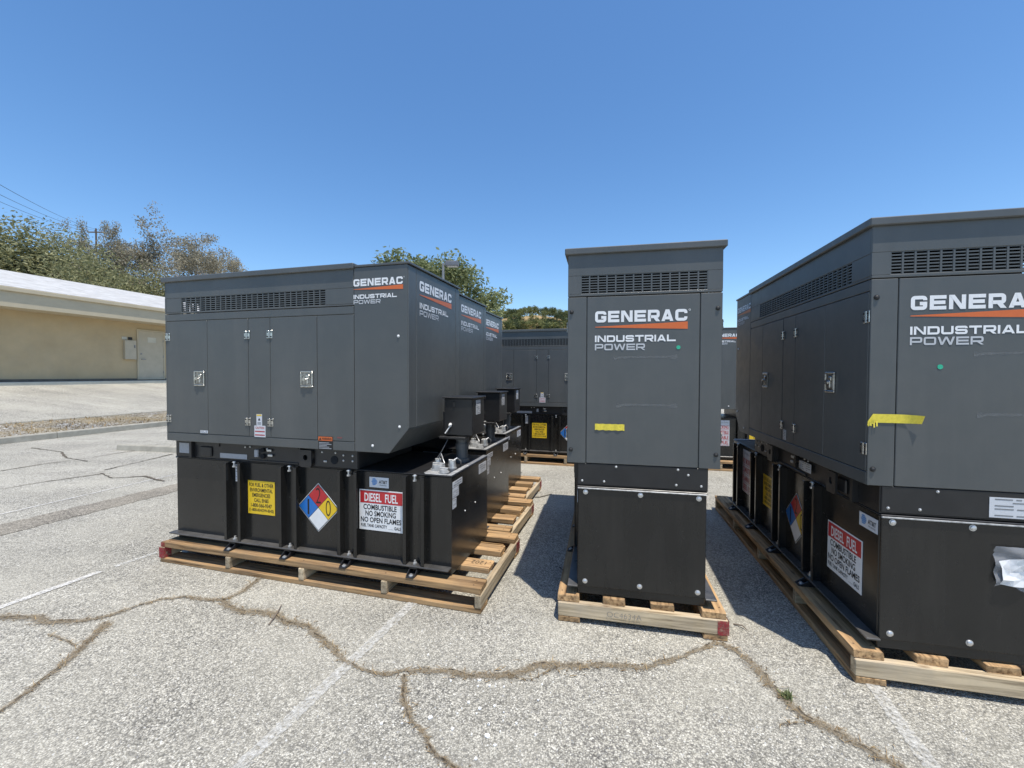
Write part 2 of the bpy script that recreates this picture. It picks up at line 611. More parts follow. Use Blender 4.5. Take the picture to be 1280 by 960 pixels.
def text_verts(body, bold):
    key = (body, bold)
    if key not in _tc:
        cu = bpy.data.curves.new('t', 'FONT')
        cu.body = body
        cu.offset = bold
        cu.resolution_u = 3
        ob = bpy.data.objects.new('t', cu)
        col.objects.link(ob)
        dg = bpy.context.evaluated_depsgraph_get()
        dg.update()
        me = bpy.data.meshes.new_from_object(ob.evaluated_get(dg))
        v = np.array([w.co[:] for w in me.vertices])
        f = [tuple(p.vertices) for p in me.polygons]
        bpy.data.objects.remove(ob)
        bpy.data.curves.remove(cu)
        bpy.data.meshes.remove(me)
        v = v[:, :2] - v[:, :2].min(0)
        v = v / v.max(0)
        _tc[key] = (v, f)
    return _tc[key]


def put_text(mb, body, x0, x1, y0, y1, bold=0.03, z=0.0):
    v, f = text_verts(body, bold)
    mb.add([(x0 + p[0] * (x1 - x0), y0 + p[1] * (y1 - y0), z) for p in v], f)


def round_poly(pts, closed):
    """pts: (x, y) or (x, y, r); rounds the marked corners"""
    out = []
    n = len(pts)
    for i, p in enumerate(pts):
        r = p[2] if len(p) > 2 else 0
        if r and (closed or 0 < i < n - 1):
            P = Vector(p[:2])
            A = (Vector(pts[i - 1][:2]) - P).normalized()
            B = (Vector(pts[(i + 1) % n][:2]) - P).normalized()
            for k in range(6):
                t = k / 5
                q = (P + A * r) * (1 - t) ** 2 + P * 2 * t * (1 - t) + (P + B * r) * t ** 2
                out.append((q.x, q.y))
        else:
            out.append((p[0], p[1]))
    return out


def stroke(mb, pts, s, ox, oy, sc, z, closed=False):
    p = [Vector(q) for q in round_poly(pts, closed)]
    n = len(p)
    L_, R_ = [], []
    for i in range(n):
        a = p[i - 1] if (i > 0 or closed) else None
        b = p[(i + 1) % n] if (i < n - 1 or closed) else None
        d1 = (p[i] - a).normalized() if a is not None else (b - p[i]).normalized()
        d2 = (b - p[i]).normalized() if b is not None else d1
        nrm = Vector((-d1.y, d1.x)) + Vector((-d2.y, d2.x))
        nrm.normalize()
        k = max(.45, nrm.dot(Vector((-d1.y, d1.x))))
        L_.append(p[i] + nrm * (s / 2 / k))
        R_.append(p[i] - nrm * (s / 2 / k))
    vs = [(ox + q.x * sc, oy + q.y * sc, z) for q in L_ + R_]
    fs = [(i, i + 1, n + i + 1, n + i) for i in range(n - 1)]
    if closed:
        fs.append((n - 1, 0, n, 2 * n - 1))
    mb.add(vs, fs)


def letter(mb, ch, s, w, ox, oy, sc, z0):
    l, r, b, t, m = s / 2, w - s / 2, s / 2, 1 - s / 2, .5
    k = .16
    zz = [z0]

    def st(pts, closed=False):
        stroke(mb, pts, s, ox, oy, sc, zz[0], closed)
        zz[0] += .00025

    def poly(pts):
        mb.add([(ox + x * sc, oy + y * sc, zz[0]) for x, y in pts], [tuple(range(len(pts)))])
        zz[0] += .00025
    if ch == 'G':
        st([(r, .68), (r, t, k), (l, t, k), (l, b, k), (r, b, k), (r, .45), (w * .55, .45)])
    elif ch == 'C':
        st([(r, .64), (r, t, k), (l, t, k), (l, b, k), (r, b, k), (r, .36)])
    elif ch == 'E':
        st([(w, t), (l, t), (l, b), (w, b)]); st([(s * .8, m), (w - .06, m)])
    elif ch == 'N':
        st([(l, 0), (l, 1)]); st([(r, 0), (r, 1)]); poly([(s * .1, 1), (s * 1.25, 1), (w - s * .1, 0), (w - s * 1.25, 0)])
    elif ch in 'RP':
        st([(l, 0), (l, t), (r, t, k), (r, .40, k), (s * .8, .40)])
        if ch == 'R':
            poly([(w * .42, .38), (w * .42 + s * 1.35, .38), (w + .04, 0), (w + .04 - s * 1.35, 0)])
    elif ch == 'A':
        poly([(0, 0), (s * 1.1, 0), (w / 2 + s * .45, 1), (w / 2 - s * .62, 1)])
        poly([(w, 0), (w - s * 1.1, 0), (w / 2 - s * .45, 1), (w / 2 + s * .62, 1)])
        st([(w * .22, .27), (w * .78, .27)])
    elif ch == 'I':
        st([(l, 0), (l, 1)])
    elif ch == 'D':
        st([(l, b), (l, t), (r, t, .24), (r, b, .24)], True)
    elif ch == 'O':
        st([(l, b, k), (l, t, k), (r, t, k), (r, b, k)], True)
    elif ch == 'U':
        st([(l, 1), (l, b, k), (r, b, k), (r, 1)])
    elif ch == 'S':
        st([(r, .70), (r, t, k), (l, t, k), (l, m, k), (r, m, k), (r, b, k), (l, b, k), (l, .30)])
    elif ch == 'T':
        st([(0, t), (w, t)]); st([(w / 2, 0), (w / 2, 1 - s)])
    elif ch == 'L':
        st([(l, 1), (l, b), (w, b)])
    elif ch == 'W':
        q = w / 4
        for i, (x0, x1) in enumerate(((0, q), (2 * q, q), (2 * q, 3 * q), (w, 3 * q))):
            h = s * .55
            x0c = min(max(x0, h), w - h)
            poly([(x0c - h, 1), (x0c + h, 1), (x1 + h, 0), (x1 - h, 0)])


def word(text, s, width, height):
    """extended sans word filling width x height, strokes of even weight, origin at lower left"""
    mb = MB()
    gap = .15
    units = width / height - gap * (len(text) - 1) - sum(s for c in text if c == 'I')
    wide = units / sum({'I': 0, 'W': 1.35}.get(c, 1) for c in text)
    x = 0
    for c in text:
        w_ = {'I': s, 'W': wide * 1.35}.get(c, wide)
        letter(mb, c, s, w_, x, 0, 1.0, 0.0)
        x += w_ + gap
    mb.v = [(p[0] * height, p[1] * height, p[2]) for p in mb.v]
    return mb


# logo, unit = width .558 m of the word GENERAC; origin top-left
_lg = {}


def logo(parent, face, pos, scale):
    if 'a' not in _lg:
        g = word('GENERAC', .25, .55, .071)
        i = word('INDUSTRIAL', .245, .485, .041)
        p = word('POWER', .215, .305, .040)
        wht = MB()
        ind = MB()
        wht.add([(x, y - .072, z) for x, y, z in g.v], g.f)
        ind.add([(x, y - .196, z) for x, y, z in i.v], i.f)
        reg = MB()
        for k in range(10):                                          # registered mark
            a, b_ = 2 * math.pi * k / 10, 2 * math.pi * (k + 1) / 10
            reg.add([(.563 + .006 * math.cos(a), -.006 + .006 * math.sin(a), 0), (.563 + .006 * math.cos(b_), -.006 + .006 * math.sin(b_), 0),
                     (.563 + .004 * math.cos(b_), -.006 + .004 * math.sin(b_), 0), (.563 + .004 * math.cos(a), -.006 + .004 * math.sin(a), 0)], [(0, 1, 2, 3)])
        gry = MB()
        gry.add([(x, y - .248, z) for x, y, z in p.v], p.f)
        wed = MB()
        wed.add([(0, -.103, 0), (.553, -.122, 0), (.553, -.077, 0), (0, -.099, 0)], [(0, 1, 2, 3)])
        _lg['a'] = (wed.mesh('logo', 'orange', fix=False), [wht.mesh('lettering', 'white', fix=False), ind.mesh('lettering', 'white', fix=False), gry.mesh('lettering', 'lightgrey', fix=False), reg.mesh('registered_mark', 'white', fix=False)])
    w_, words = _lg['a']
    o = link('logo', w_, parent, mat4=face_matrix(face, pos) @ Matrix.Scale(scale, 4))
    for me in words:
        link(me.name.split('.')[0], me, o)
    return o


def plate(name, w, h, mat, parent, face, pos, t=.002):
    return part(name, MB().box(0, w, 0, h, -t, 0), mat, parent, mat4=face_matrix(face, pos))


def ink(parent, name, mat, fn, z=.0008):
    mb = MB()
    fn(mb)
    mb.v = [(x, y, zz + z) for x, y, zz in mb.v]
    return link(name, mb.mesh(name, mat, fix=False), parent)


def rect(mb, x0, x1, y0, y1, z=0.0):
    mb.add([(x0, y0, z), (x1, y0, z), (x1, y1, z), (x0, y1, z)], [(0, 1, 2, 3)])


def sign_diesel(parent, face, pos):
    w, h = .37, .302
    o = plate('warning_sign', w, h, 'white', parent, face, pos)
    ink(o, 'red_band', 'red', lambda m: rect(m, .008, w - .008, h - .1, h - .008))
    ink(o, 'lettering', 'white', lambda m: put_text(m, 'DIESEL  FUEL', .045, w - .045, h - .088, h - .024, .018), .0016)

    for t, x0, x1, y0, y1 in (('COMBUSTIBLE', .035, w - .055, .153, .193), ('NO SMOKING', .052, w - .062, .105, .145), ('NO OPEN FLAMES', .012, w - .018, .058, .097),
                              ('FUEL TANK CAPACITY', .014, .235, .022, .046), ('GALS', w - .075, w - .022, .018, .042)):
        ink(o, 'lettering', 'ink', lambda m: put_text(m, t, x0, x1, y0, y1, .022))
    ink(o, 'blank_line', 'ink', lambda m: rect(m, .245, .288, .018, .0195))
    return o


def sign_yellow(parent, face, pos):
    w, h = .268, .272
    o = plate('warning_sign', w, h, 'yellow', parent, face, pos)

    if True:
        rows = ['FOR FUEL & OTHER', 'ENVIRONMENTAL', 'EMERGENCIES', 'CALL EH&S', '1-800-566-9347', '(1-800-KNOW-EHS)']
        ws = [.246, .228, .18, .145, .21, .246]
        for i, (t, ww) in enumerate(zip(rows, ws)):
            y = h - .012 - (i + 1) * .0415
            ink(o, 'lettering', 'ink', lambda m: put_text(m, t, w / 2 - ww / 2, w / 2 + ww / 2, y + .004, y + .035, .02))
    return o


def sign_diamond(parent, face, pos):
    """pos = centre of the diamond"""
    a = .19
    mb = MB()
    mb.prism([(-a, 0), (0, -a), (a, 0), (0, a)], 2, -.002, 0)
    o = part('hazard_diamond', mb, 'white', parent, mat4=face_matrix(face, pos))
    g = a - .009
    h = g / 2

    def q(cx, cy, hh, z=0.0):
        return lambda m: m.add([(cx - hh, cy, z), (cx, cy - hh, z), (cx + hh, cy, z), (cx, cy + hh, z)], [(0, 1, 2, 3)])
    ink(o, 'black_border', 'ink', q(0, 0, a - .005), .0006)
    ink(o, 'red_field', 'red', q(0, h, h - .0025), .0012)
    ink(o, 'blue_field', 'blue', q(-h, 0, h - .0025), .0012)
    ink(o, 'yellow_field', 'yellow', q(h, 0, h - .0025), .0012)
    ink(o, 'white_field', 'white', q(0, -h, h - .0025), .0012)

    for t, x0, x1, y0, y1 in (('2', -.022, .024, h - .058, h + .062), ('1', -h - .009, -h + .007, -.06, .06), ('0', h - .022, h + .024, -.06, .062)):
        ink(o, 'lettering', 'ink', lambda m: put_text(m, t, x0, x1, y0, y1, -.012), .0018)
    return o


def sign_att(parent, face, pos):
    w, h = .162, .076
    o = plate('owner_label', w, h, 'label', parent, face, pos)

    def globe(m):
        n = 24
        for k in range(5):
            y0, y1 = -1 + k * .4 + .05, -1 + (k + 1) * .4 - .05
            xa, xb = math.sqrt(max(0, 1 - y0 * y0)), math.sqrt(max(0, 1 - y1 * y1))
            sh = .3 if k in (1, 2, 3) else 0
            m.add([(.04 - xa * .026 + sh * .026, .042 + y0 * .026, 0), (.04 + xa * .026, .042 + y0 * .026, 0),
                   (.04 + xb * .026, .042 + y1 * .026, 0), (.04 - xb * .026 + sh * .026 * (k % 2), .042 + y1 * .026, 0)], [(0, 1, 2, 3)])
    ink(o, 'globe_emblem', 'globe', globe)

    ink(o, 'lettering', 'ink', lambda m: put_text(m, 'AT&T', .08, .15, .03, .055, .03))
    ink(o, 'lettering', 'ink', lambda m: put_text(m, 'Mobility', .088, .146, .012, .024, .0))
    return o


def sign_four(parent, face, pos):
    w, h = .285, .43
    o = plate('warning_sign', w, h, 'label', parent, face, pos)

    if True:
        for i, t in enumerate(['NO SMOKING', 'COMBUSTIBLE', 'FLAMMABLE', 'DIESEL FUEL']):
            y = h - .07 - (i + 1) * .088
            ink(o, 'lettering', 'redprint', lambda m: put_text(m, t, .014, w - .014, y + .016, y + .074, .03))
            ink(o, 'rule', 'redprint', lambda m: rect(m, .008, w - .008, y + .001, y + .006))
    ink(o, 'heading', 'greyink', lambda m: put_text(m, 'CAUTION  FUEL OIL  STORAGE', .05, w - .02, h - .045, h - .025, .0))
    return o


def text_label(parent, face, pos, w, h, rows=5, mat='label', name='label'):
    o = plate(name, w, h, mat, parent, face, pos)
    rr = random.Random(int(w * 1e4) + rows)

    def f(m):
        for i in range(rows):
            y = h * (1 - (i + .75) / (rows + .3))
            x = .08 * w
            while x < .86 * w:
                l = rr.uniform(.08, .3) * w
                if rr.random() < .8:
                    rect(m, x, min(x + l, .93 * w), y, y + h * .32 / rows)
                x += l + .05 * w
    ink(o, 'print', 'greyink', f)
    return o


# ------------------------------------------------------------------ generator (local x: intake end 0 -> discharge end, z up)
W2 = .46
XH = 1.85            # enclosure / hood joint
XE = 2.294           # hood end
T2 = .39             # tank half width
TX0, TX1 = .02, 2.59
RIBS = (.68, 1.23, 1.77, 2.32)


def two_tone(name, a, mata, b, matb):
    m = MB()
    m.add(a.v, a.f).add(b.v, b.f)
    me = m.mesh(name, mata)
    me.materials.append(M[matb])
    for p in list(me.polygons)[len(a.f):]:
        p.material_index = 1
    return me


def lever_latch():
    d = MB()
    d.box(-.05, .05, -.058, .058, 0, .004)
    d.box(-.034, .034, -.044, .044, .004, .008, .002)
    m = MB()
    m.box(-.055, .055, -.062, -.05, 0, .011, .003)
    m.box(-.055, .055, .05, .062, 0, .011, .003)
    m.box(-.055, -.045, -.05, .05, 0, .011, .003)
    m.box(.045, .055, -.05, .05, 0, .011, .003)
    m.box(-.03, .008, -.012, .006, .006, .022, .004)
    m.box(-.002, .03, .008, .034, .006, .016, .004)
    m.box(.006, .022, -.034, .01, .006, .018, .004)
    m.cyl((-.008, 0, .006), 2, .014, .02, 10)
    return two_tone('latch', d, 'dish', m, 'chrome')


def strap_hinge():
    d = MB()
    d.box(-.005, .005, -.031, .031, 0, .004)
    for x in (-.017, .017):
        for y in (-.018, .018):
            d.cyl((x, y, .005), 2, .0055, .003, 6)
    m = MB()
    m.box(-.027, -.007, -.031, .031, 0, .005, .002)
    m.box(.007, .027, -.031, .031, 0, .005, .002)
    m.cyl((0, -.03, .004), 1, .0045, .06, 8)
    return two_tone('hinge', d, 'darkbolt', m, 'chrome')


def pan_bolt(r=.013, h=.008):
    m = MB()
    m.cyl((0, 0, 0), 2, r * 1.25, .002, 12)
    m.cyl((0, 0, .002), 2, r, h * .6, 12, r * .9)
    m.cyl((0, 0, .002 + h * .6), 2, r * .9, h * .4, 12, r * .45)
    return m


SH = {}


def build_generator():
    SH['latch'] = lever_latch()
    SH['hinge'] = strap_hinge()
    SH['bolt'] = pan_bolt().mesh('bolt', 'zinc')
    SH['smallbolt'] = pan_bolt(.006, .005).mesh('bolt', 'zinc')
    SH['plug'] = pan_bolt(.011, .008).mesh('screw', 'darkbolt')
    SH['screw'] = pan_bolt(.008, .006).mesh('screw', 'white')
    g = bpy.data.objects.new('generator', None)
    col.objects.link(g)
    g.empty_display_size = .3

    # --- enclosure shell: core box, outer panels with open joints, upper band with vent openings
    m = MB()
    m.box(.012, XH, -.449, .449, 1.034, 2.092)
    for s in (-1, 1):
        ya, yb = s * .447, s * W2

        def pan(x0, x1, z0, z1):
            m.box(x0, x1, ya, yb, z0, z1, .0025)
        pan(.014, XH, 1.03, 1.097)                 # sill
        pan(.014, XH, 2.038, 2.094)                # head rail
        pan(.882, 1.092, 1.101, 2.034)             # post between the doors
        pan(1.531, XH, 1.101, 2.034)               # blank panel
        # upper band round the side vent
        pan(.014, XH, 2.099, 2.111)
        pan(.014, XH, 2.227, 2.365)
        pan(.014, .18, 2.111, 2.227)
        pan(1.61, XH, 2.111, 2.227)
    # intake end: centre panel and corner strips
    m.box(0, .013, -W2, -.338, 1.03, 2.094, .0025)
    m.box(0, .013, .342, W2, 1.03, 2.094, .0025)
    m.box(0, .013, -W2, W2, 2.099, 2.115, .0025)
    m.box(0, .013, -W2, W2, 2.229, 2.365, .0025)
    m.box(0, .013, -W2, -.376, 2.115, 2.229)
    m.box(0, .013, .378, W2, 2.115, 2.229)
    m.box(1.83, XH, -.447, .447, 2.092, 2.365)
    enc = part('enclosure', m, 'enclosure', g)
    part('end_panel', MB().box(.0005, .014, -.334, .338, 1.032, 2.0935, .003), 'enclosure', g)
    inner = MB()
    inner.box(.36, .38, -.44, .44, 2.0925, 2.36)
    inner.box(.9, .92, -.44, .44, 2.0925, 2.36)
    inner.box(1.35, 1.37, -.44, .44, 2.0925, 2.36)
    part('baffle', inner, 'inner', g)
    part('added_light_block', MB().box(.36, 1.82, -.01, .01, 2.0928, 2.358), 'inner', g)  # added inside so no daylight shows through both side vents

    # --- vents: bars and slats
    for s in (-1, 1):
        v = MB()
        n = 27
        for i in range(n + 1):
            x = .18 + (1.43) * i / n
            v.box(x - .0045, x + .0045, s * .4495, s * .4585, 2.111, 2.227)
        for k in range(8):
            z = 2.111 + .116 * k / 7
            v.box(.18, 1.61, s * .451, s * .457, z - .0035, z + .0035)
        tag(part('vent_grille', v, 'enclosure', g), kind='stuff')
    v = MB()
    for i in range(15):
        y = -.376 + .754 * i / 14
        v.box(.002, .011, y - .0045, y + .0045, 2.115, 2.229)
    for k in range(8):
        z = 2.115 + .114 * k / 7
        v.box(.0035, .0095, -.376, .378, z - .0035, z + .0035)
    tag(part('vent_grille', v, 'enclosure', g), kind='stuff')

    # --- roof cap
    m = MB()
    m.box(-.02, XH + .01, -.480, .480, 2.362, 2.403, .005)
    part('roof', m, 'enclosure', g)

    # --- discharge hood with sloping underside
    m = MB()
    m.prism([(XH + .004, 1.03), (2.14, 1.03), (2.288, 1.205), (2.288, 2.37), (XH + .004, 2.37)], 1, -W2, W2)
    hood = part('hood', m, 'enclosure', g)
    bv = hood.modifiers.new('edge', 'BEVEL')
    bv.width = .004
    bv.segments = 2
    m = MB()
    m.box(XH + .012, 2.304, -.467, .467, 2.3715, 2.388, .003)
    part('hood_roof', m, 'enclosure', hood)
    for (a, b) in ((-W2 + .003, -.347), (-.343, .372), (.376, W2 - .003)):
        part('end_panel', MB().box(2.286, 2.295, a, b, 1.215, 2.352, .0025), 'enclosure', hood)

    # --- doors with hinges and latches
    for s, face in ((-1, '-y'), (1, '+y')):
        for (x0, x1, hx, lx) in ((.016, .457, .03, .377), (.461, .878, .872, None), (1.096, 1.527, 1.094, 1.44)):
            d = part('access_door', MB().box(x0, x1, s * .447, s * (W2 + .001), 1.101, 2.034, .003), 'enclosure', g)
            for z in (1.905, 1.217):
                link('hinge', SH['hinge'], d, mat4=face_matrix(face, (hx, s * (W2 + .001), z)))
            if lx:
                link('latch', SH['latch'], d, mat4=face_matrix(face, (lx, s * (W2 + .001), 1.558)))
        for (x, z) in ((2.216, 1.868), (2.223, 1.225), (2.004, 1.08)):
            link('screw', SH['screw'], g, mat4=face_matrix(face, (x, s * W2, z)))
    for (y, z) in ((.436, 2.0), (-.434, 2.0), (.436, 1.115), (-.434, 1.117)):
        link('screw', SH['plug'], g, mat4=face_matrix('-x', (0, y, z)))

    # --- logos
    logo(g, '-x', (-.0012, .288, 2.002), 1.0)
    logo(g, '+x', (2.2965, -.297, 2.29), 1.045)
    logo(g, '-y', (1.852, -W2 - .0015, 2.286), .728)
    logo(g, '+y', (2.258, W2 + .0015, 2.286), .728)

    # --- small labels on the door side
    text_label(g, '-y', (.378, -W2 - .004, 1.107), .08, .022, 2)
    o = plate('label', .054, .09, 'label', g, '-y', (.958, -W2 - .003, 1.19))
    ink(o, 'print', 'yellow', lambda mb: rect(mb, .003, .051, .076, .087))
    ink(o, 'print', 'ink', lambda mb: (mb.add([(.015, .04, 0), (.039, .04, 0), (.027, .062, 0)], [(0, 1, 2)]), rect(mb, .01, .045, .02, .024), rect(mb, .01, .045, .01, .014)))
    o = plate('label', .108, .09, 'label', g, '-y', (.936, -W2 - .003, 1.099))
    ink(o, 'print', 'redprint', lambda mb: [rect(mb, .006, .102, y, y + .009) for y in (.012, .04)] + [put_text(mb, 'CAUTION', .012, .098, .064, .082, .02)])
    o = plate('label', .128, .1, 'ink', g, '-y', (1.537, -W2 - .003, 1.03))
    ink(o, 'print', 'orange', lambda mb: rect(mb, .002, .126, .068, .098))
    ink(o, 'print', 'ink', lambda mb: (put_text(mb, 'WARNING', .034, .12, .074, .092, .02), mb.add([(.008, .073, 0), (.03, .073, 0), (.019, .093, 0)], [(0, 1, 2)])), .0015)
    ink(o, 'print', 'labelgrey', lambda mb: [rect(mb, .008, .118 - .02 * (k % 3), .008 + .0105 * k, .013 + .0105 * k) for k in range(5)])
    o = plate('stamp', .05, .014, 'enclosure', g, '-y', (1.7, -W2 - .0008, 1.118), .0004)
    ink(o, 'lettering', 'redprint', lambda mb: put_text(mb, 'TEST', .003, .047, .002, .012, .01))
    text_label(g, '+y', (1.06, W2 + .003, 1.11), .05, .075, 6)

    # --- skid frame between enclosure and tank
    m = MB()
    m.box(.012, 1.84, -.395, .395, .884, 1.0295, .003)
    for s in (-1, 1):
        m.box(.2, .225, s * .394, s * .425, .884, 1.0295)
        m.box(1.33, 1.34, s * .394, s * .43, .884, 1.0295)
        m.box(.23, .5, s * .394, s * .402, .99, 1.0295)
        m.box(.82, 1.3, s * .394, s * .405, .886, .9, .002)
        m.box(.82, 1.3, s * .394, s * .405, 1.012, 1.0295)
        m.box(1.46, 1.84, s * .394, s * .412, .886, 1.0295, .003)
        m.box(.3, .42, s * .394, s * .41, .9, .985, .01)
    sk = part('skid_frame', m, 'black', g)
    for s, face in ((-1, '-y'), (1, '+y')):
        for x in (.41, 1.395):
            if x < 1 and s < 0:
                continue
            e = MB()
            n = 10
            cx, cz, r = x, .955, .02
            ring_o = [(x - .055, .88), (x + .055, .88), (x + .055, .99), (x + .03, 1.012), (x - .03, 1.012), (x - .055, .99)]
            # plate with a round hole, built as a fan of quads between the rim and the outline
            outer = []
            for k in range(24):
                t = 2 * math.pi * k / 24
                dx, dz = math.cos(t), math.sin(t)
                sc = min((.055 / abs(dx)) if abs(dx) > 1e-6 else 9, ((.057 if dz > 0 else .075) / abs(dz)) if abs(dz) > 1e-6 else 9)
                outer.append((cx + dx * sc, cz + dz * sc))
            inner_ = [(cx + .021 * math.cos(2 * math.pi * k / 24), cz + .021 * math.sin(2 * math.pi * k / 24)) for k in range(24)]
            vs = []
            for yy in (s * .425, s * .437):
                vs += [(a, yy, b) for a, b in outer] + [(a, yy, b) for a, b in inner_]
            fs = []
            for k in range(24):
                j = (k + 1) % 24
                fs += [(k, j, 24 + j, 24 + k), (48 + k, 48 + j, 72 + j, 72 + k), (k, j, 48 + j, 48 + k), (24 + k, 24 + j, 72 + j, 72 + k)]
            e.add(vs, fs)
            part('lifting_eye', e, 'black', sk)
        for (x, z) in ((.78, 1.0), (.83, 1.005), (1.0, .995), (1.55, .93), (1.565, .93), (1.72, .985), (1.72, .945), (1.80, .985), (1.80, .945), (1.53, 1.0), (1.65, 1.0)):
            link('bolt', SH['smallbolt'], sk, mat4=face_matrix(face, (x, s * .4125 if x > 1.46 else s * .4055, z)))
        part('connector', MB().box(1.00, 1.045, s * .404, s * .414, .975, .995, .004), 'zinc', sk)
        part('connector', MB().box(1.01, 1.055, s * .404, s * .414, .935, .955, .004), 'zinc', sk)
        part('connector', MB().box(.875, .91, s * .394, s * .412, .925, .985, .003), 'labelgrey', sk)
        for (x, z, r_) in ((.955, .985, .018), (.955, .935, .02), (1.64, .945, .032)):
            part('cable_gland', MB().cyl((x, s * .396, z), 1, r_, s * (.02 if x > 1 else .015), 14), 'inner', sk)
    plate('data_plate', .125, .087, 'labelgrey', sk, '-y', (.055, -.399, .915))
    plate('data_plate', .283, .04, 'labelgrey', sk, '-y', (.506, -.399, .897))
    text_label(sk, '+y', (.872, .409, .92), .14, .065, 4, name='data_plate')
    m = MB()
    m.box(.004, .016, -.39, .39, .892, 1.0292, .003)
    part('end_plate', m, 'black', sk)
    for (y, z) in ((.362, .917), (.224, .918), (-.211, .92), (-.355, .92), (-.28, .985), (.15, 1.015), (-.22, 1.015)):
        link('bolt', SH['smallbolt'], sk, mat4=face_matrix('-x', (.004, y, z)))

    # --- fuel tank
    m = MB()
    m.box(TX0, TX1, -T2, T2, .172, .872, .004)
    tank = part('fuel_tank', m, 'tank', g)
    m = MB()
    m.box(.006, TX0, -T2 + .003, T2 - .003, .228, .863, .003)
    cov = part('end_cover', m, 'tank', g)
    for y in (.34, 0, -.343):
        for z in (.843, .262):
            link('bolt', SH['bolt'], cov, mat4=face_matrix('-x', (.006, y, z)))
    lip = MB()
    lip.box(.0, TX1 + .004, -T2 - .004, T2 + .004, .8725, .8815, .003)
    part('tank_lid', lip, 'black', g)
    strip = MB()
    strip.box(-.004, .008, -.39, .39, .864, .8722, .002)
    part('sunlit_edge_strip', strip, 'plate', g)  # pale colour paints sunlight along the plate edge
    for s, face in ((-1, '-y'), (1, '+y')):
        for c in RIBS:
            r_ = MB()
            for q in (-1, 1):
                r_.box(c + q * .058, c + q * .066, s * (T2 - .002), s * .446, .236, .870, .002)
                r_.box(c + q * .058, c + q * .084, s * .440, s * .447, .236, .868, .002)
            r_.box(c - .057, c + .057, s * (T2 - .002), s * (T2 + .004), .236, .870)
            part('rib', r_, 'tank', tank)
            link('bolt', SH['bolt'], tank, mat4=Matrix.Translation((c, s * .42, .872)))
            t_ = MB()
            t_.cyl((c, s * .42, .835), 2, .008, .045, 8)
            t_.cyl((c, s * .42, .834), 2, .014, .012, 6)
            t_.cyl((c, s * .42, .225), 2, .008, .04, 8)
            t_.cyl((c, s * .42, .236), 2, .016, .012, 6)
            part('stud', t_, 'zinc', tank)
            f = MB()
            f.box(c - .03, c + .03, s * .40, s * .505, .170, .178, .003)
            for q in (-1, 1):
                f.prism([(s * .405, .178), (s * .495, .178), (s * .425, .223), (s * .405, .223)], 0, c + q * .03 - .003, c + q * .03 + .003)
            f.box(c - .03, c + .03, s * .395, s * .45, .214, .221)
            ft = part('foot', f, 'black', tank)
            w_ = MB()
            w_.cyl((c, s * .478, .178), 2, .016, .004, 12)
            w_.cyl((c, s * .478, .182), 2, .009, .008, 6)
            part('anchor_bolt', w_, 'zinc', tank)
    m = MB()
    for s in (-1, 1):
        m.box(TX0 - .03, TX1, s * (T2 - .004), s * .452, .2225, .234, .003)
    part('base_flange', m, 'flange', tank)

    # --- discharge end of the tank: pale lip, filler caps, vent pipe and box
    m = MB()
    m.box(2.552, TX1 + .0005, -.385, -.06, .882, .887, .002)
    m.box(2.38, 2.55, -.388, -.365, .882, .887, .002)
    m.box(2.36, 2.5, -.36, -.24, .882, .886, .002)
    part('top_plate', m, 'plate', g)
    m = MB()
    m.box(2.552, TX1 + .0005, -.058, .385, .882, .887, .002)
    part('top_lip', m, 'zinc', g)
    for (x, y, r_, h) in ((2.42, -.24, .052, .035), (2.5, -.32, .035, .02), (2.5, -.17, .03, .05), (2.36, -.12, .028, .04), (2.45, -.08, .022, .03)):
        c = MB()
        c.cyl((x, y, .882), 2, r_ * 1.15, .01, 16)
        c.cyl((x, y, .892), 2, r_, h, 16, r_ * .85)
        c.box(x - r_ * .9, x + r_ * .9, y - .008, y + .008, .892 + h, .902 + h, .003)
        part('filler_cap', c, 'plate' if r_ > .03 else 'zinc', g)
    m = MB()
    m.tube([(2.36, -.12, .93), (2.4, -.15, .985), (2.44, -.2, .95), (2.46, -.22, .93)], .004)
    m.tube([(2.5, -.17, .94), (2.53, -.15, .96), (2.54, -.1, .93), (2.52, -.05, .89)], .005)
    part('cable', m, 'zinc', g)
    part('stay_rod', MB().tube([(2.31, -.12, .884), (2.36, -.06, .985), (2.40, -.01, 1.09)], .003), 'pipe', g)
    p = MB()
    p.cyl((2.47, .1, .882), 2, .06, .03, 18)
    p.cyl((2.47, .1, .912), 2, .047, .2, 18)
    p.cyl((2.47, .1, .985), 2, .054, .05, 18)
    p.cyl((2.47, .1, 1.06), 2, .056, .03, 18)
    part('vent_pipe', p, 'pipe', g, smooth=False)
    m = MB()
    m.box(2.365, 2.605, -.02, .26, 1.112, 1.405, .005)
    m.box(2.345, 2.367, -.0, .2, 1.13, 1.3, .004)
    m.box(2.33, 2.56, -.05, -.0, 1.085, 1.105, .004)
    box = part('spill_box', m, 'black', g)
    part('lid', MB().box(2.352, 2.618, -.036, .272, 1.406, 1.418, .003), 'black', box)
    text_label(box, '+x', (2.608, .06, 1.275), .1, .115, 7)
    part('latch', MB().box(2.44, 2.46, -.028, -.018, 1.335, 1.385, .003), 'black', box)
    m = MB()
    m.tube([(2.42, -.02, 1.2), (2.425, -.045, 1.195), (2.43, -.05, 1.19)], .012, 8)
    m.tube([(2.425, -.045, 1.185), (2.39, -.06, 1.13)], .005)
    part('connector', m, 'white', box)
    # stickers on the tank end
    text_label(g, '+x', (TX1 + .0025, -.372, .79), .175, .042, 2)
    text_label(g, '+x', (TX1 + .0025, -.372, .715), .11, .07, 4)
    text_label(g, '+x', (TX1 + .0025, -.372, .64), .065, .068, 4)
    text_label(g, '+x', (TX1 + .0025, .17, .765), .185, .08, 4)
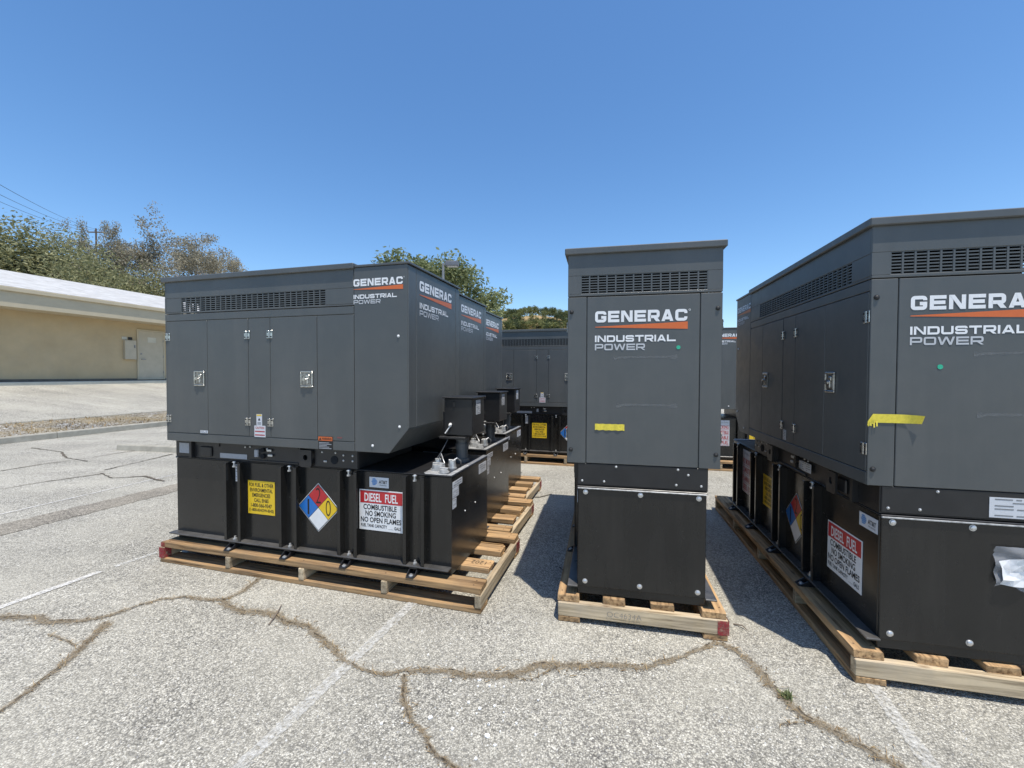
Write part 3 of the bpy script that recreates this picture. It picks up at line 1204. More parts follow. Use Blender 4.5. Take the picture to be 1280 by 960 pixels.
    for (y, z) in ((-.136, .557), (.085, .557)):
        link('bolt', SH['smallbolt'], tank, mat4=face_matrix('+x', (TX1, y, z)))
    # stickers on the tank sides
    text_label(g, '-y', (.665, -T2 - .0065, .71), .05, .14, 6)
    y = -T2 - .0032
    sign_att(g, '-y', (1.93, y, .757))
    sign_diesel(g, '-y', (1.843, y, .434))
    sign_diamond(g, '-y', (1.475, y, .562))
    sign_yellow(g, '-y', (.79, y, .456))
    y = T2 + .0032
    sign_att(g, '+y', (.19, y, .765))
    sign_diesel(g, '+y', (.526, y, .377))
    sign_diamond(g, '+y', (.985, y, .53))
    sign_yellow(g, '+y', (1.66, y, .44))
    sign_four(g, '+y', (2.25, y, .405))
    return g


# ------------------------------------------------------------------ pallets
PX0, PX1, PW = -.033, 2.855, .51
STR = (PX0 + .024, .70, 1.41, 2.12, PX1 - .024)


def board_mesh(l, w, t, seed):
    """board along local X, sawn edges slightly uneven"""
    rr = random.Random(seed)
    m = MB()
    m.box(-l / 2, l / 2, -w / 2, w / 2, 0, t, .004)
    e = .004 if w > .1 else .0008
    m.v = [(x + rr.uniform(-e, e), y + rr.uniform(-e / 2, e / 2), z + (rr.uniform(-.0015, .0015) if z > t / 2 else 0)) for x, y, z in m.v]
    return m


def build_pallet():
    p = bpy.data.objects.new('pallet', None)
    col.objects.link(p)
    p.empty_display_size = .3
    cx = (PX0 + PX1) / 2
    for i, (yc, a, b) in enumerate(((.445, PX0 + .012, PX1 - .01), (.156, PX0 + .03, PX1 - .05), (-.138, PX0 + .03, PX1 - .05), (-.432, PX0 + .012, PX1 - .01))):
        w = .138 if i in (1, 2) else .14
        o = link('deck_board', board_mesh(b - a, w, .0425, i).mesh('deck_board', 'wood'), p)
        o.location = ((a + b) / 2, yc, .1265)
    for i, x in enumerate(STR):
        o = link('stringer', board_mesh(2 * PW, .047, .0885, 20 + i).mesh('stringer', 'woodgrey'), p)
        o.location = (x, 0, .0375)
        o.rotation_euler = (0, 0, math.pi / 2)
    nails = MB()
    rn_ = random.Random(77)
    for yc in (.445, .156, -.138, -.432):
        for x in STR:
            for q in (-.035, .038):
                nails.cyl((min(max(x + rn_.uniform(-.01, .01), .02), PX1 - .07) + (.015 if x < 0 else 0), yc + q + rn_.uniform(-.008, .008), .1675), 2, .0055, .0028, 7)
    tag(part('nail_heads', nails, 'nail', p), kind='stuff')
    for i, yc in enumerate((.44, -.44)):
        o = link('bottom_board', board_mesh(PX1 - PX0 - .004, .138, .036, 40 + i).mesh('bottom_board', 'wood'), p)
        o.location = (cx, yc, .001)
    return p


# ------------------------------------------------------------------ ground, drive, kerb
UN = Vector((-.966, .259, 0))            # towards the office building
VN = Vector((.259, .966, 0))             # along it
U_K, U_B, SL = 13.55, 21.8, .145


def hgt(u):
    return 0 if u <= U_K else (SL * (min(u, U_B) - U_K))


def UV(u, v, dz=0.0):
    p = UN * u + VN * v
    return (p.x, p.y, hgt(u) + dz)


mb = MB()
us = [-900, -60, U_K, U_B, 900]
vs_ = [-900, -60, 60, 900]
mb.add([UV(u, v) for u in us for v in vs_],
       [(i * 4 + j, i * 4 + j + 1, i * 4 + j + 5, i * 4 + j + 4) for i in range(4) for j in range(3)])
ground = structure('ground', mb, 'asphalt')

# kerb, planting strip, back edging
for name, u0, u1, hh, mat in (('kerb', U_K - .16, U_K, .15, 'concrete'), ('planter_edging', 15.1, 15.2, .11, 'concrete')):
    mb = MB()
    for k in range(24):                      # cast in lengths with open joints
        v0, v1 = -14 + k * 3.0, -14 + (k + 1) * 3.0 - .012
        z0 = hgt(u0)
        q = [(u0, v0), (u1, v0), (u1, v1), (u0, v1)]
        b = [Vector(UV(*c_, -.05)) for c_ in q]
        t = []
        for (cu, cv) in q:
            ins = .012
            cu2 = min(max(cu, u0 + ins), u1 - ins)
            t.append(Vector(UV(cu2, cv, 0)) + Vector((0, 0, hh + hgt(u0) - hgt(cu2))))
        mid = [Vector((b[i].x, b[i].y, t[i].z - .02)) for i in range(4)]
        mb.add(b + mid + t, [(3, 2, 1, 0), (8, 9, 10, 11)] + [(i, (i + 1) % 4, 4 + (i + 1) % 4, 4 + i) for i in range(4)]
               + [(4 + i, 4 + (i + 1) % 4, 8 + (i + 1) % 4, 8 + i) for i in range(4)])
    structure(name, mb, mat)
mb = MB()
nn = 60
rows = []
for k in range(nn + 1):
    v = -14 + 72 * k / nn
    for j in range(5):
        u = U_K + (15.1 - U_K) * j / 4
        rows.append(Vector(UV(u, v, .075 + .03 * math.sin(v * 2.1 + j * 1.7) * (0 < j < 4))))
mb.add(rows, [(k * 5 + j, k * 5 + j + 1, (k + 1) * 5 + j + 1, (k + 1) * 5 + j) for k in range(nn) for j in range(4)])
structure('planting_strip', mb, 'planter')

# patch strip across the stalls
def strip_poly(name, pts, mat, z=.004):
    m = MB()
    m.add([(p.x, p.y, z) for p in pts], [tuple(range(len(pts)))])
    return structure(name, m, mat)


def wavy_strip(name, pa, pb, w, mat, z, n=60, amp=.02, seed=3, edge=False, over=0.0):
    """sheet along the line pa-pb with uneven edges"""
    rr = random.Random(seed)
    d = (pb - pa)
    d.z = 0
    ln = d.length
    d.normalize()
    pa = pa - d * over
    ln += 2 * over
    s = Vector((-d.y, d.x, 0))
    vs, att = [], []
    for i in range(n + 1):
        c = pa + d * (ln * i / n)
        e1, e2 = rr.uniform(-amp, amp), rr.uniform(-amp, amp)
        endw = 1.0 if 2 <= i <= n - 2 else .0
        for t, e in ((-.5, e1), (-.28, e1 * .5), (.28, e2 * .5), (.5, e2)):
            q = c + s * (w * t + e)
            vs.append((q.x, q.y, z))
            att.append((.5 if abs(t) > .4 else 0.0) + (0 if endw else .4))
    fs = [(i * 4 + j, i * 4 + j + 1, (i + 1) * 4 + j + 1, (i + 1) * 4 + j) for i in range(n) for j in range(3)]
    m = MB()
    m.add(vs, fs)
    me = m.mesh(name, mat, fix=False)
    if edge:
        a = me.attributes.new('edge', 'FLOAT', 'POINT')
        a.data.foreach_set('value', att)
    o = link(name, me)
    return tag(o, kind='structure')


pA = (ground_at(0, 652) + ground_at(0, 675)) / 2
pB = (ground_at(220, 603) + ground_at(220, 617)) / 2
dd = (pB - pA)
wavy_strip('pavement_patch', pA - dd * 1.2, pB + dd * 3, .42, 'patch', .004, 140, .02, 5)

# stall lines
for k, (a, b, w, mat, ov) in enumerate((((0, 760), (140, 710), .085, 'lanepaint', 0), ((505, 765), (300, 960), .10, 'faintpaint', .35),
                                        ((1100, 870), (1165, 960), .10, 'faintpaint', .35), ((50, 632), (207, 596), .05, 'lanepaint', .6))):
    A, B_ = ground_at(*a), ground_at(*b)
    if k == 0:
        A = A - (B_ - A) * 3
    wavy_strip('stall_line', A, B_, w, mat, .006, 60, .006, 11 + k, True, ov)
A, B_ = ground_at(140, 710), ground_at(200, 690)
wavy_strip('stall_line', A, B_, .08, 'faintpaint', .006, 30, .006, 19, True)

# cracks filled with soil and dry grass
CR = [
    ([(-60, 768), (0, 773), (47, 773), (62, 779), (94, 777), (131, 771), (162, 761), (200, 750), (225, 747), (278, 751), (284, 760), (300, 767), (341, 769),
      (353, 778), (384, 783), (400, 797), (419, 819), (441, 834), (462, 844), (478, 846), (506, 840), (534, 841), (569, 841), (587, 846), (637, 846),
      (672, 834), (697, 834), (731, 836), (759, 836), (800, 838), (837, 829), (875, 814), (897, 805), (912, 809), (939, 829), (965, 859), (980, 874),
      (1006, 895), (1040, 912), (1070, 929), (1100, 947), (1122, 960), (1160, 985)], .062, 'crackdirt'),
    ([(278, 751), (300, 741), (325, 722), (335, 716)], .04, 'crackdirt'),
    ([(134, 778), (119, 794), (97, 814), (66, 842), (31, 870), (0, 889), (-40, 915)], .06, 'crackdirt'),
    ([(503, 845), (506, 862), (506, 878), (516, 900), (531, 925), (547, 947), (569, 960), (600, 985)], .05, 'crackdirt'),
    ([(1012, 901), (995, 904), (976, 906)], .02, 'crackdirt'),
    ([(637, 846), (665, 852), (697, 836)], .02, 'crackdirt'),
    ([(60, 795), (95, 806), (115, 800)], .02, 'crackdirt'),
    ([(0, 589), (45, 582), (100, 574), (140, 568), (215, 557)], .02, 'crackfar'),
    ([(40, 540 + 20), (75, 565), (85, 573), (110, 577)], .022, 'crackfar'),
    ([(130, 588), (160, 581), (215, 568)], .025, 'crackfar'),
    ([(125, 592), (140, 598), (180, 596), (205, 602)], .025, 'crackfar'),
    ([(0, 612), (60, 602), (130, 592)], .02, 'crackfar'),
    ([(690, 618), (676, 622), (640, 622)], .02, 'crackfar'),
    ([(700, 710), (712, 722)], .008, 'crackfar'),
]
crack_pts = []
for ci, (pts, w, mat) in enumerate(CR):
    rr = random.Random(100 + ci)
    P = [ground_at(*p) for p in pts]
    Q = []
    for i in range(len(P) - 1):
        L_ = (P[i + 1] - P[i]).length
        n = max(2, int(L_ / .035))
        for k in range(n):
            t = k / n
            Q.append(P[i].lerp(P[i + 1], t))
    Q.append(P[-1])
    vs, att = [], []
    wob = 0.0
    for i, q in enumerate(Q):
        d = Q[min(i + 1, len(Q) - 1)] - Q[max(i - 1, 0)]
        d.z = 0
        d.normalize()
        s = Vector((-d.y, d.x, 0))
        wob = wob * .8 + rr.uniform(-.008, .008)
        ww = w * (.75 + .3 * math.sin(i * .13 + ci) + rr.uniform(-.2, .25))
        c = q + s * wob
        crack_pts.append((c, ww, mat))
        for t in (-.85, -.2, .2, .85):
            e = rr.uniform(-.2, .2)
            p = c + s * ww * (t + e * .4)
            vs.append((p.x, p.y, .0088))
            att.append(.34 if abs(t) > .5 else .0)
    m = MB()
    m.add(vs, [(i * 4 + j, i * 4 + j + 1, (i + 1) * 4 + j + 1, (i + 1) * 4 + j) for i in range(len(Q) - 1) for j in range(3)])
    me = m.mesh('pavement_crack', mat, fix=False)
    a = me.attributes.new('edge', 'FLOAT', 'POINT')
    a.data.foreach_set('value', att)
    ck = tag(link('pavement_crack', me), kind='structure')
    core, attc = [], []
    off = 0.0
    for i, q in enumerate(Q):
        d = Q[min(i + 1, len(Q) - 1)] - Q[max(i - 1, 0)]
        d.z = 0
        d.normalize()
        s = Vector((-d.y, d.x, 0))
        off = max(-.3, min(.3, off + rr.uniform(-.12, .12)))
        mid_ = (Vector(vs[i * 4 + 1]) + Vector(vs[i * 4 + 2])) / 2 + s * w * off
        for t in (-1, 1):
            p = mid_ + s * t * w * rr.uniform(.04, .13)
            core.append((p.x, p.y, .0100))
            attc.append(.05)
    m = MB()
    m.add(core, [(i * 2, i * 2 + 1, i * 2 + 3, i * 2 + 2) for i in range(len(Q) - 1)])
    me = m.mesh('crack_gap', 'crackcore', fix=False)
    a = me.attributes.new('edge', 'FLOAT', 'POINT')
    a.data.foreach_set('value', attc)
    link('crack_gap', me, ck)

# dry grass litter and grit lying along the cracks
m, m2 = MB(), MB()
rr = random.Random(5)
for (c, ww, mat) in crack_pts:
    if mat != 'crackdirt':
        continue
    dist = math.hypot(c.x, c.y)
    if dist > 6:
        continue
    for k in range(5 if ww > .03 else 2):
        p = c + Vector((rr.gauss(0, ww * .42), rr.gauss(0, ww * .42), .006))
        a = rr.uniform(0, 6.28)
        l, wd = rr.uniform(.012, .045), rr.uniform(.0012, .003)
        d = Vector((math.cos(a), math.sin(a), rr.uniform(0, .35)))
        s = Vector((-math.sin(a), math.cos(a), 0)) * wd
        m.add([p - s, p + s, p + d * l + s * .3, p + d * l - s * .3], [(0, 1, 2, 3)])
    for k in range(2):
        p = c + Vector((rr.gauss(0, ww * .5), rr.gauss(0, ww * .5), .004))
        r_ = rr.uniform(.002, .006)
        m2.add([p + Vector((r_, 0, 0)), p + Vector((-r_ * .5, r_ * .9, 0)), p + Vector((-r_ * .6, -r_ * .8, 0)), p + Vector((0, 0, r_ * 1.1))],
               [(0, 1, 3), (1, 2, 3), (2, 0, 3)])
tag(link('dry_grass_litter', m.mesh('dry_grass_litter', 'straw', fix=False)), 'straw coloured grass litter lying in the pavement cracks', 'litter', kind='stuff')
M['grit'] = painted('brown_grit', (0.22, 0.165, 0.1), 0.95, 0.35, 30)
tag(link('grit', m2.mesh('grit', 'grit', fix=False)), 'brown grit along the pavement cracks', 'grit', kind='stuff')

# white paint flakes near the middle crack
m = MB()
for k in range(34):
    px, py = (rr.gauss(585, 26), rr.gauss(895, 22)) if k < 22 else (rr.uniform(440, 690), rr.uniform(800, 930))
    p = ground_at(px, py)
    r_ = rr.uniform(.004, .016 if k < 10 else .009)
    n = 6
    a0 = rr.uniform(0, 6)
    top = [p + Vector((r_ * rr.uniform(.5, 1.1) * math.cos(a0 + 6.283 * i / n), r_ * rr.uniform(.5, 1.1) * math.sin(a0 + 6.283 * i / n), .006)) for i in range(n)]
    bot = [Vector((q.x, q.y, .001)) for q in top]
    m.add(top + bot, [tuple(range(n))] + [(i, n + i, n + (i + 1) % n, (i + 1) % n) for i in range(n)])
tag(link('paint_flakes', m.mesh('paint_flakes', 'chip')), 'scattered white paint flakes on the asphalt in the foreground', 'flakes', kind='stuff')

# loose stones on the lot, nearest part only
m = MB()
for k in range(5200):
    d = 1.5 + 6.0 * rr.random() ** 1.7
    a = rr.uniform(-.95, .95)
    p = Vector((d * math.sin(a) * 1.2, d * math.cos(a), 0))
    r_ = rr.uniform(.0025, .0065)
    vs = [p + Vector((r_ * rr.uniform(.6, 1.2) * math.cos(t + k), r_ * rr.uniform(.6, 1.2) * math.sin(t + k), 0)) for t in (0, 1.57, 3.14, 4.71)]
    m.add(vs + [p + Vector((0, 0, r_ * rr.uniform(.7, 1.2)))], [(0, 1, 4), (1, 2, 4), (2, 3, 4), (3, 0, 4)])
M['stone'] = leaf_mat('loose_chippings', (0.16, 0.155, 0.15), (0.72, 0.7, 0.64), 0.0)
tag(link('loose_gravel', m.mesh('loose_gravel', 'stone', fix=False)), 'loose pale chippings scattered over the asphalt', 'gravel', kind='stuff')

# twigs and the little weed
for (a, b, lab) in (((336, 782), (352, 757), 'thin dark twig lying across the dirt crack near the front pallet'),
                    ((917, 781), (934, 789), 'short brown stick on the asphalt beside the middle pallet corner')):
    A, B_ = ground_at(*a), ground_at(*b)
    mid = A.lerp(B_, .5) + Vector((.012, 0, .016))
    tag(part('twig', MB().tube([A + Vector((0, 0, .006)), mid, B_ + Vector((0, 0, .008))], [.005, .0045, .0025], 5), 'bark'), lab, 'twig')
m = MB()
c = ground_at(984, 873)
for k in range(70):
    a = rr.uniform(0, 6.28)
    p = c + Vector((rr.gauss(0, .015), rr.gauss(0, .015), .004))
    d = Vector((math.cos(a) * rr.uniform(.2, 1), math.sin(a) * rr.uniform(.2, 1), rr.uniform(.4, 1.2))).normalized() * rr.uniform(.012, .042)
    s = d.cross(Vector((0, 0, 1))).normalized() * .003
    m.add([p - s, p + s, p + d * .6 + s * 1.2, p + d, p + d * .6 - s * 1.2], [(0, 1, 2, 3, 4)])
tag(link('weed', m.mesh('weed', 'weed', fix=False)), 'small green weed growing in the crack in front of the right unit', 'weed')

# wheel stop by the far stalls
A, B_ = ground_at(150, 562), ground_at(222, 565)
d = (B_ - A)
L_ = d.length
ws = MB()
ws.prism([(-.075, 0), (.075, 0), (.055, .1), (.035, .12), (-.035, .12), (-.055, .1)], 0, 0, 1.8)
o = part('wheel_stop', ws, 'concrete')
o.location = A
o.rotation_euler = (0, 0, math.atan2(d.y, d.x))
tag(o, 'low grey concrete wheel stop lying beyond the left unit', 'wheel stop')

# ------------------------------------------------------------------ place pallets and generators
UNITS = {
    'C': ((.8084, 2.6122), 77.93), 'Rr': ((2.2941, 2.0638), 77.28), 'L1': ((-2.8161, 4.0041), -15.5),
}
La = R(-15.5)
ex, ey = Vector((math.cos(La), math.sin(La))), Vector((-math.sin(La), math.cos(La)))
o1 = Vector((-2.8161, 4.0041))
p2 = o1 + ex * -.10 + ey * 1.04
p3 = o1 + ex * -.225 + ey * 2.09
UNITS['L2'] = (tuple(p2), -15.5)
UNITS['L3'] = (tuple(p3), -15.3)
# back row: door edge at pixel 642 is local x .459 on the -y side
w = at(642, 470, 7.58)
ba = R(-15.0)
bx, by = Vector((math.cos(ba), math.sin(ba))), Vector((-math.sin(ba), math.cos(ba)))
pb = Vector((w.x, w.y)) - bx * .459 + by * W2
UNITS['B'] = (tuple(pb), -15.0)
w = at(901, 430, 7.0)
ba = R(168)
bx, by = Vector((math.cos(ba), math.sin(ba))), Vector((-math.sin(ba), math.cos(ba)))
pb = Vector((w.x, w.y)) - bx * 2.137 - by * W2
UNITS['B2'] = (tuple(pb), 168)

GL = {
    'L1': 'dark grey generator whose whole door side faces the camera, nearest of the left row',
    'L2': 'dark grey generator second in the left row, mostly hidden behind the nearest one',
    'L3': 'dark grey generator last in the left row, only its end and spill box showing',
    'C': 'narrow-looking dark grey generator standing alone in the middle, end panel facing the camera',
    'Rr': 'dark grey generator cut off by the right edge, yellow tape round its corner',
    'B': 'dark grey generator in the background between the left row and the middle unit',
    'B2': 'dark grey generator far behind, seen in the gap between middle and right units',
}
PL = {
    'L1': 'brown wooden pallet under the nearest generator of the left row, red left corner',
    'L2': 'wooden pallet under the second generator of the left row',
    'L3': 'wooden pallet under the last generator of the left row, red end corner',
    'C': 'wooden pallet under the middle generator, stencilled number and red right corner',
    'Rr': 'wooden pallet under the generator at the right edge',
    'B': 'pale wooden pallet under the background generator left of the middle unit',
    'B2': 'wooden pallet under the far generator behind the middle and right units',
}
proto_g = build_generator()
proto_p = build_pallet()
bpy.context.view_layer.update()
gens, pals = {}, {}
for i, k in enumerate(('L1', 'C', 'Rr', 'L2', 'L3', 'B', 'B2')):
    (x, y), a = UNITS[k]
    g = proto_g if i == 0 else copy_tree(proto_g)
    p = proto_p if i == 0 else copy_tree(proto_p)
    gens[k], pals[k] = g, p
for k in gens:
    (x, y), a = UNITS[k]
    for o in (gens[k], pals[k]):
        o.location = (x, y, 0)
        o.rotation_euler = (0, 0, R(a))
    tag(gens[k], GL[k], 'generator', 'generators stored on pallets')
    tag(pals[k], PL[k], 'pallet', 'pallets under the generators')


# things particular to single units
def dot(parent, pos, r=.012):
    part('sticker', MB().cyl((0, 0, 0), 2, r, .0015, 14), 'green', parent, mat4=face_matrix('-x', pos))


dot(gens['C'], (-.0002, -.213, 1.768))
dot(gens['Rr'], (-.0002, .157, 1.644))
t_ = MB()
n = 14
for i in range(n):
    x0, x1 = .182 * i / n, .182 * (i + 1) / n
    z0, z1 = .0025 + .002 * math.sin(i * 1.3), .0025 + .002 * math.sin((i + 1) * 1.3)
    e0, e1 = .002 * math.sin(i * 2.1), .002 * math.sin((i + 1) * 2.1)
    t_.add([(x0, -.04 + e0, z0), (x1, -.04 + e1, z1), (x1, e1 * .5, z1), (x0, e0 * .5, z0)], [(0, 1, 2, 3)])
part('tape', t_, 'tape', gens['C'], mat4=face_matrix('-x', (-.001, .284, 1.287)))
t_ = MB()
n = 20
for i in range(n):
    f0, f1 = i / n, (i + 1) / n

    def tp(f):
        x = -.005 + .23 * f
        lift = .003 + (.03 * max(0, (f - .55) / .45) ** 2)
        drop = -.004 * max(0, (f - .5) * 2) ** 2
        lo = -.045 + drop * .3 - .012 * max(0, (.12 - f) / .12)
        return (x, lo, lift * .3 + .002), (x, drop - .04 * max(0, (.1 - f) / .1), lift)
    (a, b), (c, d) = tp(f0), tp(f1)
    t_.add([a, c, d, b], [(0, 1, 2, 3)])
for (x, l) in ((.004, .022), (.018, .03), (.03, .024)):
    t_.add([(x, -.038, .005), (x + .008, -.038, .005), (x + .007, -.04 - l, .008), (x + .001, -.04 - l, .008)], [(0, 1, 2, 3)])
t_.add([(-.006, -.055, -.001), (.016, -.03, .012), (.02, -.045, .014), (-.002, -.066, .002)], [(0, 1, 2, 3)])
part('tape', t_, 'tape', gens['Rr'], mat4=face_matrix('-x', (-.001, W2, 1.402)))


def scuff(parent, pos, w, h, seed, face='-x'):
    rr = random.Random(seed)
    m = MB()
    n = 24
    vs, att = [], []
    for i in range(n + 1):
        f = i / n
        bow = .003 * math.sin(f * 3.0)
        hh = h * (1.6 if f < .08 or f > .9 else .8)
        for t, e in ((-.5, .45), (-.2, .05), (.2, .05), (.5, .45)):
            vs.append((w * f, bow + hh * t, 0))
            att.append(e)
    m.add(vs, [(i * 4 + j, i * 4 + j + 1, (i + 1) * 4 + j + 1, (i + 1) * 4 + j) for i in range(n) for j in range(3)])
    me = m.mesh('scuff_mark', 'scuff', fix=False)
    a = me.attributes.new('edge', 'FLOAT', 'POINT')
    a.data.foreach_set('value', att)
    link('scuff_mark', me, parent, mat4=face_matrix(face, pos))


for k, y0 in (('C', .172), ('Rr', .02)):
    scuff(gens[k], (-.0011, y0, 1.708), .38, .028, 1)
    scuff(gens[k], (-.0011, y0 - .02, 1.408), .36, .03, 2)

# document pouch and data label on the right unit
m = MB()
for i in range(9):
    for j in range(9):
        pass
nx = 12
vs = []
rr = random.Random(21)
for i in range(nx + 1):
    for j in range(nx + 1):
        x, y = .3 * i / nx, -.17 + .2 * j / nx
        vs.append((x, y + .02 * math.sin(i * .9) * (1 - j / nx), .012 + .014 * math.sin(i * .8 + j * .5) * math.sin(j * .7 + 1) + rr.uniform(-.003, .003)))
m.add(vs, [(i * (nx + 1) + j, (i + 1) * (nx + 1) + j, (i + 1) * (nx + 1) + j + 1, i * (nx + 1) + j + 1) for i in range(nx) for j in range(nx)])
po = part('document_pouch', m, 'pouch', None, smooth=True, mat4=Matrix.Identity(4))
po.matrix_world = gens['Rr'].matrix_basis @ face_matrix('-x', (.004, -.085, .735))
m = MB()
vs = []
for i in range(7):
    for j in range(5):
        x, y = .02 + .26 * i / 6, -.155 + .11 * j / 4
        y2 = y + .045 * (j / 4) * (1 - abs(i - 3) / 3) - .02 * i / 6
        vs.append((x, y2, .014 + .012 * math.sin(i * 1.4 + j) + .006 * (j % 2)))
m.add(vs, [(i * 5 + j, (i + 1) * 5 + j, (i + 1) * 5 + j + 1, i * 5 + j + 1) for i in range(6) for j in range(4)])
sh = part('paper', m, 'white', po)
tag(po, 'crumpled clear plastic pouch of papers taped to the black tank at right edge', 'pouch')
text_label(gens['Rr'], '-x', (.0015, -.062, .903), .26, .1, 6, 'label', 'data_plate')

# marks on pallets
def pallet_mark(k, name, mat, mb, mat4):
    return link(name, mb.mesh(name, mat, fix=False), pals[k], mat4=mat4)


mk = MB()
put_text(mk, 'OC4634A', 0, .21, 0, .034, -.018)
pallet_mark('C', 'stencil', 'greyink', mk, face_matrix('-x', (PX0 - .0055, .2, .068)))
mk = MB()
put_text(mk, '1202', 0, .115, 0, .05, -.012)
pallet_mark('L1', 'marker_writing', 'ink', mk, Matrix.Translation((2.76, -.11, .1717)) @ Matrix.Rotation(math.pi, 4, 'Z'))
def paint_mark(k, x0, x1, y0, y1, z0=.037, z1=.1265):
    """spray paint skin on the end of a stringer, open at top and bottom"""
    m = MB()
    m.add([(x, y, z) for z in (z0, z1) for x, y in ((x0, y0), (x1, y0), (x1, y1), (x0, y1))],
          [(i, (i + 1) % 4, 4 + (i + 1) % 4, 4 + i) for i in range(4)])
    part('paint_mark', m, 'redpaint', pals[k])


paint_mark('C', PX0 - .003, PX0 + .05, -PW - .0035, -PW + .06)
paint_mark('L1', PX0 - .003, PX0 + .05, -PW - .0035, -PW + .06)
paint_mark('L1', PX0 + .005, PX0 + .045, -.5035, -.46, .128, .168)
for k in ('L1', 'L2', 'L3'):
    paint_mark(k, PX1 - .05, PX1 + .003, PW - .1, PW + .0035)

# ------------------------------------------------------------------ office building on the left
bd = bpy.data.objects.new('office_building', None)
col.objects.link(bd)
base = UN * U_B + VN * 0
bd.location = (base.x, base.y, hgt(U_B))
bd.rotation_euler = (0, 0, math.atan2(VN.y, VN.x))          # local x along wall (v), local y = away (u)
V0, V1 = -6, 34


def vw(px, py, depth_u=U_B):
    """v, z on the wall plane for a pixel"""
    r = ray(px, py)
    c = Vector((0, 0, CAMH))
    t = (depth_u - UN.dot(c)) / UN.dot(r)
    p = c + r * t
    return VN.dot(p), p.z - hgt(U_B)


part('wall', MB().box(V0, V1, 0, 12, 0, 3.6), 'stucco', bd)
part('wall_base', MB().box(V0, V1, -.03, -.002, .0, .16), 'basedark', bd)  # darker band along the foot of the wall
part('walkway', MB().box(V0 - 1, V1 + 1, -.45, -.031, -.3, .06, .02), 'palewalk', bd)
vz = vw(190, 401)[1]
ez0 = vw(100, 393, U_B - 1.0)[1]
ez1 = vw(100, 371, U_B - 1.0)[1]
part('fascia', MB().box(V0 - 1, V1 + 1, -1.0, -.9, ez0, ez1 - .16), 'fascia', bd)
part('gutter', MB().box(V0 - 1, V1 + 1, -1.08, -.9005, ez1 - .157, ez1, .02), 'fascia', bd)
part('soffit', MB().box(V0 - 1, V1 + 1, -.898, .0, ez0 + .002, ez0 + .06), 'fascia', bd)
rf = MB()
rz = vw(100, 353.5, U_B + 5)[1]
rf.prism([(-1.07, ez1 + .004), (5, rz), (13, ez1 + .004)], 0, V0 - 1, V1 + 1)
roof = part('roof', rf, 'roofwhite', bd)
# door, panel and sign on the wall
v0, z0 = vw(173, 470)
v1, z1 = vw(203, 416)
z0 = .1
d = part('door', MB().box(v0, v1, -.05, -.004, z0, z1, .008), 'doorpaint', bd)
part('frame', MB().box(v0 - .06, v0 - .002, -.06, -.004, z0, z1 + .06).box(v1 + .002, v1 + .06, -.06, -.004, z0, z1 + .06)
     .box(v0 - .002, v1 + .002, -.06, -.004, z1 + .002, z1 + .06), 'fascia', d)
part('handle', MB().tube([(v0 + .1, -.06, z0 + .95), (v0 + .1, -.11, z0 + .95), (v0 + .26, -.11, z0 + .95)], .015).cyl((v0 + .1, -.065, z0 + 1.2), 1, .035, .03, 10), 'galv', d)
part('notice', MB().box(v0 + .38, v0 + .75, -.056, -.051, z1 - .52, z1 - .28), 'palewalk', d)
for zz in (.3, 1.05, 1.8):
    part('hinge', MB().box(v1 - .02, v1 + .0, -.062, -.051, z0 + zz, z0 + zz + .12), 'galv', d)
v0, zb0 = vw(154, 449)
v1, zb1 = vw(168, 426)
cab = part('wall_cabinet', MB().box(v0, v1, -.14, -.003, zb0, zb1, .01), 'doorpaint', bd)
part('latch', MB().box(v1 - .1, v1 - .06, -.16, -.141, (zb0 + zb1) / 2 + .1, (zb0 + zb1) / 2 + .22), 'galv', cab)
part('wall_sign', MB().box(v0 + .2, v1 - .1, -.03, -.003, zb1 + .03, zb1 + .15), 'ink', bd)
part('wall_sign', MB().box(v0 - .05, v0 + .15, -.03, -.003, zb1 + .03, zb1 + .15), 'palewalk', bd)
tag(bd, 'long single-storey tan office building with white roof at the left', 'building')

# dry weeds on the planting strip
m = MB()
for k in range(2600):
    u, v = rr.uniform(U_K + .05, 15.05), rr.uniform(-2, 22)
    if math.sin(v * 1.3 + u * 2) + math.sin(v * .37) < -.4:
        continue
    p = Vector(UV(u, v, .08))
    a = rr.uniform(0, 6.28)
    hgt_ = rr.uniform(.02, .1)
    d = Vector((math.cos(a) * .5, math.sin(a) * .5, 1)) * hgt_
    s = Vector((-math.sin(a), math.cos(a), 0)) * rr.uniform(.006, .02)
    m.add([p - s, p + s, p + d], [(0, 1, 2)])
tag(link('dry_weeds', m.mesh('dry_weeds', 'straw', fix=False)), 'dry straw weeds on the planting strip behind the kerb', 'weeds', kind='stuff')


